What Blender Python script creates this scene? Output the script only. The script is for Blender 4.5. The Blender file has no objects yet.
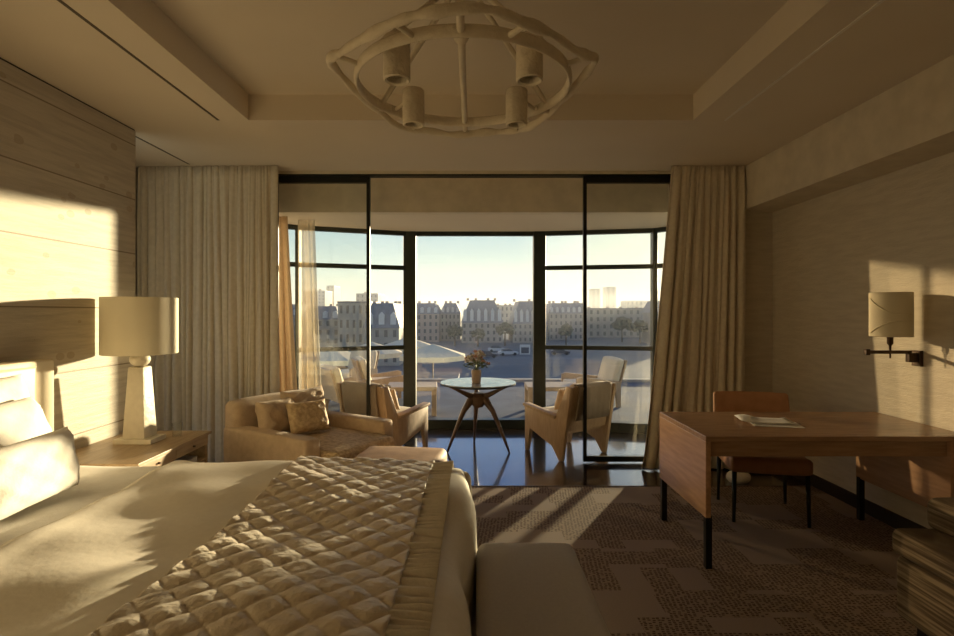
import bpy, bmesh, math, random
from mathutils import Vector, Matrix
R = math.radians
PI = math.pi
rnd = random.Random(7)
SC = bpy.context.scene
COL = SC.collection
CAMZ = 1.455

# ------------------------------------------------------------------ helpers
def nn(nt, typ, **kw):
    n = nt.nodes.new(typ)
    for k, v in kw.items():
        setattr(n, k, v)
    return n

def mat(name, col, rough=0.6, col2=None, scale=8.0, bump=0.0, bscale=None, stretch=(1, 1, 1), metal=0.0,
        spec=0.4, detail=4.0, sheen=0.0, fac=(0.35, 0.65), sub=0.0):
    m = bpy.data.materials.new(name); m.use_nodes = True
    nt = m.node_tree; b = nt.nodes['Principled BSDF']
    b.inputs['Roughness'].default_value = rough
    b.inputs['Metallic'].default_value = metal
    b.inputs['Specular IOR Level'].default_value = spec
    if sheen: b.inputs['Sheen Weight'].default_value = sheen
    tc = nn(nt, 'ShaderNodeTexCoord'); mp = nn(nt, 'ShaderNodeMapping')
    mp.inputs['Scale'].default_value = stretch
    nt.links.new(tc.outputs['Object'], mp.inputs['Vector'])
    no = nn(nt, 'ShaderNodeTexNoise'); no.inputs['Scale'].default_value = scale; no.inputs['Detail'].default_value = detail
    nt.links.new(mp.outputs[0], no.inputs['Vector'])
    cr = nn(nt, 'ShaderNodeValToRGB')
    c2 = col2 or tuple(c * 0.88 for c in col)
    cr.color_ramp.elements[0].position = fac[0]; cr.color_ramp.elements[1].position = fac[1]
    cr.color_ramp.elements[0].color = (*c2, 1); cr.color_ramp.elements[1].color = (*col, 1)
    nt.links.new(no.outputs['Fac'], cr.inputs['Fac'])
    nt.links.new(cr.outputs['Color'], b.inputs['Base Color'])
    if bump:
        n2 = nn(nt, 'ShaderNodeTexNoise'); n2.inputs['Scale'].default_value = bscale or scale * 4; n2.inputs['Detail'].default_value = 5
        nt.links.new(mp.outputs[0], n2.inputs['Vector'])
        bp = nn(nt, 'ShaderNodeBump'); bp.inputs['Strength'].default_value = bump; bp.inputs['Distance'].default_value = 0.02
        nt.links.new(n2.outputs['Fac'], bp.inputs['Height']); nt.links.new(bp.outputs['Normal'], b.inputs['Normal'])
    return m

def mesh_obj(name, bm, m=None, parent=None, smooth=False, autosm=None):
    me = bpy.data.meshes.new(name)
    bmesh.ops.recalc_face_normals(bm, faces=bm.faces[:])
    bm.to_mesh(me); bm.free()
    o = bpy.data.objects.new(name, me); COL.objects.link(o)
    if m: me.materials.append(m)
    if parent is not None: o.parent = parent
    if smooth:
        for p in me.polygons: p.use_smooth = True
        if autosm:
            me.set_sharp_from_angle(angle=R(autosm))
    return o

def tag(o, label=None, cat=None, group=None, kind=None):
    if label: o['label'] = label
    if cat: o['category'] = cat
    if group: o['group'] = group
    if kind: o['kind'] = kind
    return o

def thing(name, label, cat, loc=(0, 0, 0), rotz=0, group=None):
    o = bpy.data.objects.new(name, None); COL.objects.link(o)
    o.empty_display_size = 0.1
    o.location = loc; o.rotation_euler = (0, 0, rotz)
    return tag(o, label, cat, group)

def struct(name, bm, m, parent=None, **kw):
    o = mesh_obj(name, bm, m, parent, **kw)
    if parent is None: o['kind'] = 'structure'
    return o

def dup(root, loc=None, rotz=None, label=None, group=None):
    r = root.copy(); COL.objects.link(r)
    if loc is not None: r.location = loc
    if rotz is not None: r.rotation_euler = (0, 0, rotz)
    if label: r['label'] = label
    if group: r['group'] = group
    for ch in list(root.children):
        c = ch.copy(); COL.objects.link(c); c.parent = r
        for g in list(ch.children):
            d = g.copy(); COL.objects.link(d); d.parent = c
    return r

def box(bm, x0, x1, y0, y1, z0, z1, bev=0.0, seg=2, M=None):
    t = bmesh.new()
    bmesh.ops.create_cube(t, size=1.0)
    for v in t.verts:
        v.co = Vector(((x0 + x1) / 2 + v.co.x * (x1 - x0), (y0 + y1) / 2 + v.co.y * (y1 - y0), (z0 + z1) / 2 + v.co.z * (z1 - z0)))
    if bev:
        bmesh.ops.bevel(t, geom=t.edges[:] + t.verts[:], offset=bev, segments=seg, profile=0.5, affect='EDGES')
    if M is not None: t.transform(M)
    merge(bm, t)
    return bm

def merge(bm, t):
    me = bpy.data.meshes.new('tmp'); t.to_mesh(me); t.free()
    bm.from_mesh(me); bpy.data.meshes.remove(me)

def B(*a, **k):
    return box(bmesh.new(), *a, **k)

def tube(bm, pts, rad, seg=8, closed=False, flat=1.0, caps=True):
    """tube through points; rad may be a list; flat scales the horizontal half-width"""
    n = len(pts); rings = []
    pts = [Vector(p) for p in pts]
    for i, p in enumerate(pts):
        if closed: d = pts[(i + 1) % n] - pts[i - 1]
        else: d = pts[min(i + 1, n - 1)] - pts[max(i - 1, 0)]
        d.normalize()
        up = Vector((0, 0, 1)) if abs(d.z) < 0.95 else Vector((0, 1, 0))
        s = d.cross(up).normalized(); u = s.cross(d).normalized()
        r = rad[i] if isinstance(rad, (list, tuple)) else rad
        rings.append([bm.verts.new(p + (s * math.cos(2 * PI * k / seg) * flat + u * math.sin(2 * PI * k / seg)) * r) for k in range(seg)])
    m = n if closed else n - 1
    for i in range(m):
        a = rings[i]; b = rings[(i + 1) % n]
        for k in range(seg):
            bm.faces.new((a[k], a[(k + 1) % seg], b[(k + 1) % seg], b[k]))
    if not closed and caps:
        bm.faces.new(rings[0]); bm.faces.new(rings[-1][::-1])
    return bm

def lathe(bm, prof, cx=0, cy=0, cz=0, seg=28, cap=True):
    rings = []
    for r, z in prof:
        rings.append([bm.verts.new((cx + r * math.cos(2 * PI * k / seg), cy + r * math.sin(2 * PI * k / seg), cz + z)) for k in range(seg)])
    for a, b in zip(rings, rings[1:]):
        for k in range(seg):
            bm.faces.new((a[k], a[(k + 1) % seg], b[(k + 1) % seg], b[k]))
    if cap:
        bm.faces.new(rings[0]); bm.faces.new(rings[-1])
    return bm

def prism(bm, poly, axis, a0, a1):
    """poly is a list of 2-D points; axis 'x','y','z' is the extrusion axis"""
    def P(u, v, w):
        return {'x': (w, u, v), 'y': (u, w, v), 'z': (u, v, w)}[axis]
    A = [bm.verts.new(P(u, v, a0)) for u, v in poly]
    Bv = [bm.verts.new(P(u, v, a1)) for u, v in poly]
    n = len(poly)
    bm.faces.new(A); bm.faces.new(Bv[::-1])
    for i in range(n):
        bm.faces.new((A[i], A[(i + 1) % n], Bv[(i + 1) % n], Bv[i]))
    return bm

def bevelled(bm, off=0.004, seg=2):
    bmesh.ops.bevel(bm, geom=bm.edges[:] + bm.verts[:], offset=off, segments=seg, profile=0.5, affect='EDGES')
    return bm

def noise2(x, y, s=0):
    return (math.sin(x * 3.1 + s) * math.cos(y * 2.7 - s * 1.3) + 0.5 * math.sin(x * 7.3 + y * 5.1 + s * 2.1) + 0.35 * math.sin(x * 12.9 - y * 9.7 + s))

def pillow(w, h, t, n=22, seed=0, pinch=0.10, wr=0.004, flange=0.0):
    """pillow in local XZ plane, thickness along Y, centred on origin, soft seams"""
    bm = bmesh.new(); top = {}; bot = {}
    for i in range(n + 1):
        for j in range(n + 1):
            u = -1 + 2 * i / n; v = -1 + 2 * j / n
            uu = math.copysign(abs(u) ** 0.85, u); vv = math.copysign(abs(v) ** 0.85, v)
            k = 1 - pinch * (1 - abs(vv) ** 4) * abs(uu) ** 2
            l = 1 - pinch * (1 - abs(uu) ** 4) * abs(vv) ** 2
            x = uu * w / 2 * k; z = vv * h / 2 * l
            f = max(0.0, (1 - u ** 4)) ** 0.55 * max(0.0, (1 - v ** 4)) ** 0.55
            y = t / 2 * f
            wn = wr * noise2(u * 3, v * 3, seed) * (0.3 + f)
            top[i, j] = bm.verts.new((x, y + wn, z))
            if 0 < i < n and 0 < j < n:
                bot[i, j] = bm.verts.new((x, -y + wn, z))
            else: bot[i, j] = top[i, j]
    for i in range(n):
        for j in range(n):
            bm.faces.new((top[i, j], top[i + 1, j], top[i + 1, j + 1], top[i, j + 1]))
            q = (bot[i, j], bot[i, j + 1], bot[i + 1, j + 1], bot[i + 1, j])
            if len(set(q)) == 4:
                try: bm.faces.new(q)
                except ValueError: pass
    return bm

def cushion(x0, x1, y0, y1, z0, z1, r=0.03, puff=0.02, n=12, seed=0, crown=1.0):
    """upholstered block: rounded box with crowned top and slightly wavy sides"""
    bm = bmesh.new()
    bmesh.ops.create_cube(bm, size=2.0)
    bmesh.ops.subdivide_edges(bm, edges=bm.edges[:], cuts=n, use_grid_fill=True)
    cx, cy, cz = (x0 + x1) / 2, (y0 + y1) / 2, (z0 + z1) / 2
    hx, hy, hz = (x1 - x0) / 2, (y1 - y0) / 2, (z1 - z0) / 2
    r = min(r, hx * 0.95, hy * 0.95, hz * 0.95)
    N = n + 1
    def place(t, h):
        i = round((t + 1) / 2 * N)                    # row index; the three outer rows share the roundover
        q = 3
        if i < q: return -h + r * i / q
        if i > N - q: return h - r * (N - i) / q
        return -h + r + (2 * h - 2 * r) * (i - q) / (N - 2 * q)
    for v in bm.verts:
        u = v.co.copy()
        p = Vector((place(u.x, hx), place(u.y, hy), place(u.z, hz)))
        u = Vector((p.x / hx, p.y / hy, p.z / hz))
        c = Vector((max(-hx + r, min(hx - r, p.x)), max(-hy + r, min(hy - r, p.y)), max(-hz + r, min(hz - r, p.z))))
        d = p - c
        if d.length > 1e-6:
            d = d.normalized() * r
        q = c + d
        fx = max(0, 1 - u.x ** 2); fy = max(0, 1 - u.y ** 2); fz = max(0, 1 - u.z ** 2)
        q.z += puff * crown * math.copysign(1, u.z) * fx * fy * abs(u.z)
        q.x += puff * 0.6 * math.copysign(1, u.x) * fy * fz * abs(u.x)
        q.y += puff * 0.6 * math.copysign(1, u.y) * fx * fz * abs(u.y)
        q += Vector((1, 1, 1)) * 0.0015 * noise2(q.x * 9, q.y * 9 + q.z * 5, seed)
        v.co = q + Vector((cx, cy, cz))
    return bm

# ------------------------------------------------------------------ materials
M = {}
M['ceiling'] = mat('warm white ceiling paint', (0.70, 0.62, 0.51), 0.85, (0.67, 0.59, 0.485), 1.5, bump=0.02, bscale=60)
M['plaster'] = mat('beige wallcovering', (0.60, 0.54, 0.44), 0.55, (0.53, 0.47, 0.38), 5, bump=0.25, bscale=22, stretch=(1, 1, 7))
M['soffit'] = mat('soffit paint', (0.66, 0.59, 0.475), 0.75, bump=0.03, bscale=50)
M['dark_trim'] = mat('dark stained trim', (0.035, 0.025, 0.018), 0.45, bump=0.05)
M['shadow_gap'] = mat('bronze reveal', (0.10, 0.075, 0.05), 0.6)
M['black_metal'] = mat('black window steel', (0.010, 0.012, 0.011), 0.38, (0.014, 0.015, 0.013), 12, metal=0.2, spec=0.35)
M['green_metal'] = mat('dark green window steel', (0.022, 0.028, 0.022), 0.4, (0.016, 0.02, 0.017), 12, metal=0.2, spec=0.4)
M['linen'] = mat('curtain linen', (0.67, 0.60, 0.48), 0.9, (0.61, 0.54, 0.43), 30, bump=0.2, bscale=260, sheen=0.15)
M['orange_curtain'] = mat('apricot curtain', (0.70, 0.51, 0.33), 0.85, (0.64, 0.46, 0.29), 30, bump=0.1, bscale=200)
M['white_linen'] = mat('white bed linen', (0.80, 0.77, 0.70), 0.8, (0.76, 0.73, 0.66), 40, bump=0.08, bscale=120, sheen=0.1)
M['duvet'] = mat('ivory duvet cotton', (0.74, 0.68, 0.56), 0.7, (0.71, 0.65, 0.53), 40, bump=0.06, bscale=30, sheen=0.1)
M['quilt'] = mat('sand quilted satin', (0.66, 0.57, 0.44), 0.5, (0.59, 0.50, 0.385), 20, bump=0.35, bscale=45, spec=0.5, sheen=0.2)
M['ruffle'] = mat('ruffle cotton', (0.62, 0.56, 0.46), 0.7, (0.57, 0.52, 0.43), 40, bump=0.15, bscale=90)
M['headboard'] = mat('cream headboard leather', (0.72, 0.62, 0.43), 0.55, (0.68, 0.58, 0.40), 12, bump=0.05)
M['bench'] = mat('taupe bench fabric', (0.47, 0.44, 0.40), 0.9, (0.44, 0.41, 0.375), 90, bump=0.1, bscale=300, sheen=0.2)
M['sofa'] = mat('tan lounge chair fabric', (0.56, 0.425, 0.29), 0.8, (0.48, 0.355, 0.24), 18, bump=0.2, bscale=90, sheen=0.15)
M['sofa_light'] = mat('gold textured cushion fabric', (0.64, 0.49, 0.30), 0.7, (0.43, 0.31, 0.18), 34, bump=0.5, bscale=50)
M['wood_light'] = mat('light oak', (0.50, 0.33, 0.18), 0.45, (0.38, 0.24, 0.125), 6, bump=0.05, bscale=40, stretch=(1, 10, 10))
M['wood_chair'] = mat('honey wood', (0.50, 0.365, 0.24), 0.5, (0.42, 0.30, 0.19), 5, bump=0.04, bscale=40, stretch=(12, 12, 2))
M['nightstand'] = mat('bleached walnut', (0.44, 0.32, 0.19), 0.4, (0.34, 0.235, 0.135), 5, bump=0.05, bscale=30, stretch=(10, 1.2, 10))
M['desk'] = mat('reddish brown desk veneer', (0.37, 0.225, 0.135), 0.25, (0.29, 0.17, 0.10), 4, bump=0.03, bscale=40, stretch=(1.2, 12, 12), spec=0.5)
M['desk_side'] = mat('desk end veneer', (0.46, 0.275, 0.16), 0.33, (0.36, 0.205, 0.115), 4, bump=0.03, bscale=40, stretch=(12, 1.2, 12), spec=0.5)
M['bronze'] = mat('dark bronze', (0.10, 0.065, 0.045), 0.35, (0.07, 0.045, 0.03), 20, metal=0.6)
M['leather'] = mat('rust leather', (0.43, 0.225, 0.12), 0.5, (0.37, 0.185, 0.095), 14, bump=0.1, bscale=120)
M['pendant'] = mat('cast plaster', (0.74, 0.66, 0.53), 0.8, (0.67, 0.595, 0.475), 14, bump=0.5, bscale=28)
M['lampshade'] = mat('parchment shade', (0.74, 0.67, 0.50), 0.75, (0.71, 0.64, 0.475), 5, bump=0.05, bscale=100)
M['lamp_stone'] = mat('white crackle ceramic', (0.72, 0.66, 0.53), 0.45, (0.66, 0.60, 0.48), 20, bump=0.35, bscale=26)
M['inner_dark'] = mat('dark lamp interior', (0.05, 0.04, 0.03), 0.5)
M['paper'] = mat('white paper', (0.72, 0.71, 0.68), 0.6)
M['book_white'] = mat('pale book cover', (0.55, 0.52, 0.50), 0.5)
M['book_dark'] = mat('navy book cover', (0.05, 0.055, 0.09), 0.5)
M['table_top'] = mat('polished pale stone', (0.34, 0.36, 0.36), 0.06, (0.30, 0.32, 0.325), 3, spec=0.9)
M['table_leg'] = mat('bronzed wood legs', (0.16, 0.10, 0.065), 0.35, (0.10, 0.062, 0.04), 8, stretch=(4, 4, 1), spec=0.5)
M['pot'] = mat('beige clay pot', (0.46, 0.34, 0.24), 0.6, bump=0.1)
M['leaf'] = mat('green leaves', (0.17, 0.20, 0.075), 0.6, (0.10, 0.13, 0.045), 30)
M['petal_white'] = mat('white petals', (0.75, 0.70, 0.62), 0.6)
M['petal_pink'] = mat('dusty pink petals', (0.60, 0.36, 0.26), 0.6)
M['soil'] = mat('dark soil', (0.05, 0.035, 0.025), 0.9, bump=0.4)
M['terrace'] = mat('blue grey terrace stone', (0.13, 0.15, 0.19), 0.75, (0.09, 0.105, 0.135), 1.6, spec=0.15, bump=0.05, bscale=10)
M['canvas'] = mat('cream parasol canvas', (0.78, 0.66, 0.47), 0.8, (0.72, 0.60, 0.42), 6)
M['zinc'] = mat('zinc roofing', (0.20, 0.215, 0.25), 0.55, (0.15, 0.16, 0.19), 0.4, stretch=(6, 6, 1))
M['stone_far'] = mat('grey limestone facade', (0.36, 0.34, 0.31), 0.8, (0.28, 0.265, 0.245), 0.3)
M['stone_pale'] = mat('pale limestone facade', (0.46, 0.43, 0.37), 0.8, (0.38, 0.35, 0.31), 0.3)
M['stone_pink'] = mat('rosy render facade', (0.46, 0.36, 0.30), 0.8, (0.40, 0.31, 0.26), 0.3)
M['win_dark'] = mat('dark panes', (0.08, 0.085, 0.10), 0.25)
M['win_white'] = mat('white dormer', (0.66, 0.66, 0.64), 0.6)
M['street'] = mat('grey paving', (0.13, 0.14, 0.155), 0.7, (0.085, 0.092, 0.105), 0.05, stretch=(0.5, 2.5, 1), detail=6)
M['tree'] = mat('street tree foliage', (0.085, 0.095, 0.06), 0.8, (0.05, 0.06, 0.04), 1.2, bump=0.6, bscale=2)
M['bark'] = mat('bark', (0.09, 0.07, 0.055), 0.9, bump=0.4)
M['car_paint'] = mat('white car paint', (0.62, 0.63, 0.65), 0.3)
M['car_dark'] = mat('dark car paint', (0.05, 0.06, 0.09), 0.3)
M['tyre'] = mat('tyre rubber', (0.02, 0.02, 0.02), 0.8)

def glass_mat(name, ior=1.45, tint=(0.97, 0.98, 0.97)):
    m = bpy.data.materials.new(name); m.use_nodes = True
    nt = m.node_tree; nt.nodes.clear()
    out = nn(nt, 'ShaderNodeOutputMaterial'); mx = nn(nt, 'ShaderNodeMixShader')
    tr = nn(nt, 'ShaderNodeBsdfTransparent'); gl = nn(nt, 'ShaderNodeBsdfGlossy')
    ge = nn(nt, 'ShaderNodeNewGeometry'); dt = nn(nt, 'ShaderNodeVectorMath', operation='DOT_PRODUCT')
    nt.links.new(ge.outputs['Normal'], dt.inputs[0]); nt.links.new(ge.outputs['Incoming'], dt.inputs[1])
    ab = nn(nt, 'ShaderNodeMath', operation='ABSOLUTE'); nt.links.new(dt.outputs['Value'], ab.inputs[0])
    sb = nn(nt, 'ShaderNodeMath', operation='SUBTRACT'); sb.inputs[0].default_value = 1; nt.links.new(ab.outputs[0], sb.inputs[1])
    pw = nn(nt, 'ShaderNodeMath', operation='POWER'); pw.inputs[1].default_value = 5; nt.links.new(sb.outputs[0], pw.inputs[0])
    fr = nn(nt, 'ShaderNodeMath', operation='MULTIPLY_ADD'); fr.inputs[1].default_value = 0.96; fr.inputs[2].default_value = 0.035; nt.links.new(pw.outputs[0], fr.inputs[0])
    tr.inputs['Color'].default_value = (*tint, 1); gl.inputs['Roughness'].default_value = 0.0
    nt.links.new(fr.outputs[0], mx.inputs[0]); nt.links.new(tr.outputs[0], mx.inputs[1]); nt.links.new(gl.outputs[0], mx.inputs[2])
    nt.links.new(mx.outputs[0], out.inputs[0])
    return m
M['glass'] = glass_mat('clear window glass')

def sheer_mat():
    m = mat('sheer voile', (0.80, 0.74, 0.62), 0.9)
    nt = m.node_tree; b = nt.nodes['Principled BSDF']; out = [n for n in nt.nodes if n.type == 'OUTPUT_MATERIAL'][0]
    mx = nn(nt, 'ShaderNodeMixShader'); tr = nn(nt, 'ShaderNodeBsdfTransparent'); mx.inputs[0].default_value = 0.45
    nt.links.new(tr.outputs[0], mx.inputs[1]); nt.links.new(b.outputs[0], mx.inputs[2]); nt.links.new(mx.outputs[0], out.inputs[0])
    return m
M['sheer'] = sheer_mat()

def wood_floor_mat():
    m = bpy.data.materials.new('dark polished floorboards'); m.use_nodes = True
    nt = m.node_tree; b = nt.nodes['Principled BSDF']
    tc = nn(nt, 'ShaderNodeTexCoord'); br = nn(nt, 'ShaderNodeTexBrick')
    mp = nn(nt, 'ShaderNodeMapping'); mp.inputs['Rotation'].default_value = (0, 0, R(90))
    nt.links.new(tc.outputs['Object'], mp.inputs[0]); nt.links.new(mp.outputs[0], br.inputs[0])
    br.inputs['Scale'].default_value = 1; br.inputs['Brick Width'].default_value = 1.4; br.inputs['Row Height'].default_value = 0.14
    br.inputs['Mortar Size'].default_value = 0.002
    br.inputs['Color1'].default_value = (0.05, 0.028, 0.02, 1); br.inputs['Color2'].default_value = (0.035, 0.02, 0.015, 1)
    br.inputs['Mortar'].default_value = (0.01, 0.007, 0.006, 1)
    nt.links.new(br.outputs['Color'], b.inputs['Base Color'])
    b.inputs['Roughness'].default_value = 0.2; b.inputs['Coat Weight'].default_value = 1.0; b.inputs['Coat Roughness'].default_value = 0.07; b.inputs['Coat IOR'].default_value = 1.75
    return m
M['wood_floor'] = wood_floor_mat()

def carpet_mat():
    m = bpy.data.materials.new('patterned woven carpet'); m.use_nodes = True
    nt = m.node_tree; b = nt.nodes['Principled BSDF']; b.inputs['Roughness'].default_value = 0.95
    b.inputs['Specular IOR Level'].default_value = 0.1
    L = nt.links.new
    tc = nn(nt, 'ShaderNodeTexCoord')
    def cells(sx, sy, off):
        mp = nn(nt, 'ShaderNodeMapping'); mp.inputs['Scale'].default_value = (sx, sy, 0); mp.inputs['Location'].default_value = (off, off * 0.7, 0.5)
        L(tc.outputs['Object'], mp.inputs[0])
        fl = nn(nt, 'ShaderNodeVectorMath', operation='FLOOR'); L(mp.outputs[0], fl.inputs[0])
        wn = nn(nt, 'ShaderNodeTexWhiteNoise', noise_dimensions='2D'); L(fl.outputs[0], wn.inputs['Vector'])
        return wn.outputs['Value']
    a = cells(2.9, 6.0, 3.3); c = cells(6.2, 4.0, 8.15)
    ga = nn(nt, 'ShaderNodeMath', operation='GREATER_THAN'); ga.inputs[1].default_value = 0.52; L(a, ga.inputs[0])
    gc = nn(nt, 'ShaderNodeMath', operation='GREATER_THAN'); gc.inputs[1].default_value = 0.62; L(c, gc.inputs[0])
    mx = nn(nt, 'ShaderNodeMath', operation='MAXIMUM'); L(ga.outputs[0], mx.inputs[0]); L(gc.outputs[0], mx.inputs[1])
    # dotted weave
    vo = nn(nt, 'ShaderNodeTexVoronoi', distance='CHEBYCHEV'); vo.inputs['Scale'].default_value = 58; vo.inputs['Randomness'].default_value = 0.35
    mp2 = nn(nt, 'ShaderNodeMapping'); mp2.inputs['Scale'].default_value = (0.75, 1.15, 1); mp2.inputs['Rotation'].default_value = (0, 0, R(4))
    L(tc.outputs['Object'], mp2.inputs[0]); L(mp2.outputs[0], vo.inputs['Vector'])
    dt = nn(nt, 'ShaderNodeMath', operation='LESS_THAN'); dt.inputs[1].default_value = 0.30; L(vo.outputs['Distance'], dt.inputs[0])
    dc = nn(nt, 'ShaderNodeMixRGB'); dc.inputs[1].default_value = (0.30, 0.235, 0.185, 1); dc.inputs[2].default_value = (0.095, 0.062, 0.048, 1)
    L(dt.outputs[0], dc.inputs[0])
    no = nn(nt, 'ShaderNodeTexNoise'); no.inputs['Scale'].default_value = 120; L(tc.outputs['Object'], no.inputs['Vector'])
    pl = nn(nt, 'ShaderNodeMixRGB'); pl.inputs[1].default_value = (0.28, 0.225, 0.19, 1); pl.inputs[2].default_value = (0.35, 0.285, 0.24, 1)
    L(no.outputs['Fac'], pl.inputs[0])
    fin = nn(nt, 'ShaderNodeMixRGB'); L(mx.outputs[0], fin.inputs[0]); L(pl.outputs[0], fin.inputs[1]); L(dc.outputs[0], fin.inputs[2])
    L(fin.outputs[0], b.inputs['Base Color'])
    bp = nn(nt, 'ShaderNodeBump'); bp.inputs['Strength'].default_value = 0.5; bp.inputs['Distance'].default_value = 0.01
    sb = nn(nt, 'ShaderNodeMath', operation='MULTIPLY'); L(dt.outputs[0], sb.inputs[0]); L(mx.outputs[0], sb.inputs[1])
    iv = nn(nt, 'ShaderNodeMath', operation='SUBTRACT'); iv.inputs[0].default_value = 1; L(sb.outputs[0], iv.inputs[1])
    L(iv.outputs[0], bp.inputs['Height']); L(bp.outputs[0], b.inputs['Normal'])
    return m
M['carpet'] = carpet_mat()

def plank_mat():
    m = bpy.data.materials.new('whitewashed knotty boards'); m.use_nodes = True
    nt = m.node_tree; b = nt.nodes['Principled BSDF']; b.inputs['Roughness'].default_value = 0.6
    L = nt.links.new
    tc = nn(nt, 'ShaderNodeTexCoord'); sp = nn(nt, 'ShaderNodeSeparateXYZ'); L(tc.outputs['Object'], sp.inputs[0])
    # board seams every 0.4 m
    ad = nn(nt, 'ShaderNodeMath', operation='ADD'); ad.inputs[1].default_value = 0.125 + 0.4 * 5 - 2.805 + 0.0; L(sp.outputs['Z'], ad.inputs[0])
    dv = nn(nt, 'ShaderNodeMath', operation='DIVIDE'); dv.inputs[1].default_value = 0.4; L(ad.outputs[0], dv.inputs[0])
    fr = nn(nt, 'ShaderNodeMath', operation='FRACT'); L(dv.outputs[0], fr.inputs[0])
    seam = nn(nt, 'ShaderNodeMath', operation='LESS_THAN'); seam.inputs[1].default_value = 0.022; L(fr.outputs[0], seam.inputs[0])
    # grain
    mp = nn(nt, 'ShaderNodeMapping'); mp.inputs['Scale'].default_value = (1, 1.0, 14); L(tc.outputs['Object'], mp.inputs[0])
    no = nn(nt, 'ShaderNodeTexNoise'); no.inputs['Scale'].default_value = 3; no.inputs['Detail'].default_value = 6; L(mp.outputs[0], no.inputs['Vector'])
    cr = nn(nt, 'ShaderNodeValToRGB'); cr.color_ramp.elements[0].position = 0.35; cr.color_ramp.elements[1].position = 0.6
    cr.color_ramp.elements[0].color = (0.46, 0.405, 0.325, 1); cr.color_ramp.elements[1].color = (0.56, 0.50, 0.405, 1)
    L(no.outputs['Fac'], cr.inputs[0])
    # knots
    mp2 = nn(nt, 'ShaderNodeMapping'); mp2.inputs['Scale'].default_value = (0, 6.0, 9.0); L(tc.outputs['Object'], mp2.inputs[0])
    vo = nn(nt, 'ShaderNodeTexVoronoi'); vo.inputs['Scale'].default_value = 1.0; L(mp2.outputs[0], vo.inputs['Vector'])
    sc = nn(nt, 'ShaderNodeSeparateColor'); L(vo.outputs['Color'], sc.inputs[0])
    th = nn(nt, 'ShaderNodeMath', operation='MULTIPLY'); th.inputs[1].default_value = 0.24; L(sc.outputs[0], th.inputs[0])
    kn = nn(nt, 'ShaderNodeMath', operation='LESS_THAN'); L(vo.outputs['Distance'], kn.inputs[0]); L(th.outputs[0], kn.inputs[1])
    km = nn(nt, 'ShaderNodeMath', operation='MULTIPLY'); km.inputs[1].default_value = 0.55; L(kn.outputs[0], km.inputs[0])
    m1 = nn(nt, 'ShaderNodeMixRGB'); m1.inputs[2].default_value = (0.36, 0.27, 0.175, 1); L(km.outputs[0], m1.inputs[0]); L(cr.outputs[0], m1.inputs[1])
    m2 = nn(nt, 'ShaderNodeMixRGB'); m2.inputs[2].default_value = (0.25, 0.20, 0.14, 1); L(seam.outputs[0], m2.inputs[0]); L(m1.outputs[0], m2.inputs[1])
    L(m2.outputs[0], b.inputs['Base Color'])
    # ragged saw marks in long streaks
    mp3 = nn(nt, 'ShaderNodeMapping'); mp3.inputs['Scale'].default_value = (1, 3, 30); L(tc.outputs['Object'], mp3.inputs[0])
    n3 = nn(nt, 'ShaderNodeTexNoise'); n3.inputs['Scale'].default_value = 2.0; n3.inputs['Detail'].default_value = 8; n3.inputs['Roughness'].default_value = 0.7
    L(mp3.outputs[0], n3.inputs['Vector'])
    s2 = nn(nt, 'ShaderNodeMath', operation='SUBTRACT'); L(n3.outputs['Fac'], s2.inputs[0]); L(seam.outputs[0], s2.inputs[1])
    bp = nn(nt, 'ShaderNodeBump'); bp.inputs['Strength'].default_value = 0.35; bp.inputs['Distance'].default_value = 0.015
    L(s2.outputs[0], bp.inputs['Height']); L(bp.outputs[0], b.inputs['Normal'])
    return m
M['planks'] = plank_mat()

def tweed_mat():
    m = bpy.data.materials.new('striped bouclé'); m.use_nodes = True
    nt = m.node_tree; b = nt.nodes['Principled BSDF']; b.inputs['Roughness'].default_value = 0.95
    L = nt.links.new
    tc = nn(nt, 'ShaderNodeTexCoord'); mp = nn(nt, 'ShaderNodeMapping'); mp.inputs['Scale'].default_value = (3, 2.5, 85); L(tc.outputs['Object'], mp.inputs[0])
    no = nn(nt, 'ShaderNodeTexNoise'); no.inputs['Scale'].default_value = 1; no.inputs['Detail'].default_value = 5; L(mp.outputs[0], no.inputs['Vector'])
    cr = nn(nt, 'ShaderNodeValToRGB'); e = cr.color_ramp.elements
    e[0].position = 0.36; e[0].color = (0.075, 0.05, 0.03, 1); e[1].position = 0.60; e[1].color = (0.28, 0.22, 0.145, 1)
    x = e.new(0.48); x.color = (0.13, 0.095, 0.06, 1)
    L(no.outputs['Fac'], cr.inputs[0]); L(cr.outputs[0], b.inputs['Base Color'])
    bp = nn(nt, 'ShaderNodeBump'); bp.inputs['Strength'].default_value = 0.8; L(no.outputs['Fac'], bp.inputs['Height']); L(bp.outputs[0], b.inputs['Normal'])
    return m
M['tweed'] = tweed_mat()
M['dark_fabric'] = mat('dark brown cushion', (0.07, 0.05, 0.035), 0.9, bump=0.3, bscale=100)

# ------------------------------------------------------------------ room shell
WL, WR, CE, YB = -2.50, 2.85, 2.805, 5.14     # left wall, right wall, ceiling, inner face of the back wall
struct('floor', prism(bmesh.new(), [(-3.3, -1.6), (3.0, -1.6), (3.0, 4.515), (-3.3, 4.515)], 'z', -0.12, 0.0), M['carpet'])
struct('floor_bay', prism(bmesh.new(), [(-3.3, 4.515), (3.0, 4.515), (3.1, 5.45), (2.25, 6.58), (0.84, 6.85), (-0.82, 6.85), (-2.1, 6.36), (-3.3, 5.45)], 'z', -0.12, -0.002), M['wood_floor'])
struct('trim_1', B(-3.2, 2.9, 4.505, 4.52, -0.004, 0.003), M['bronze'])

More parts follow.
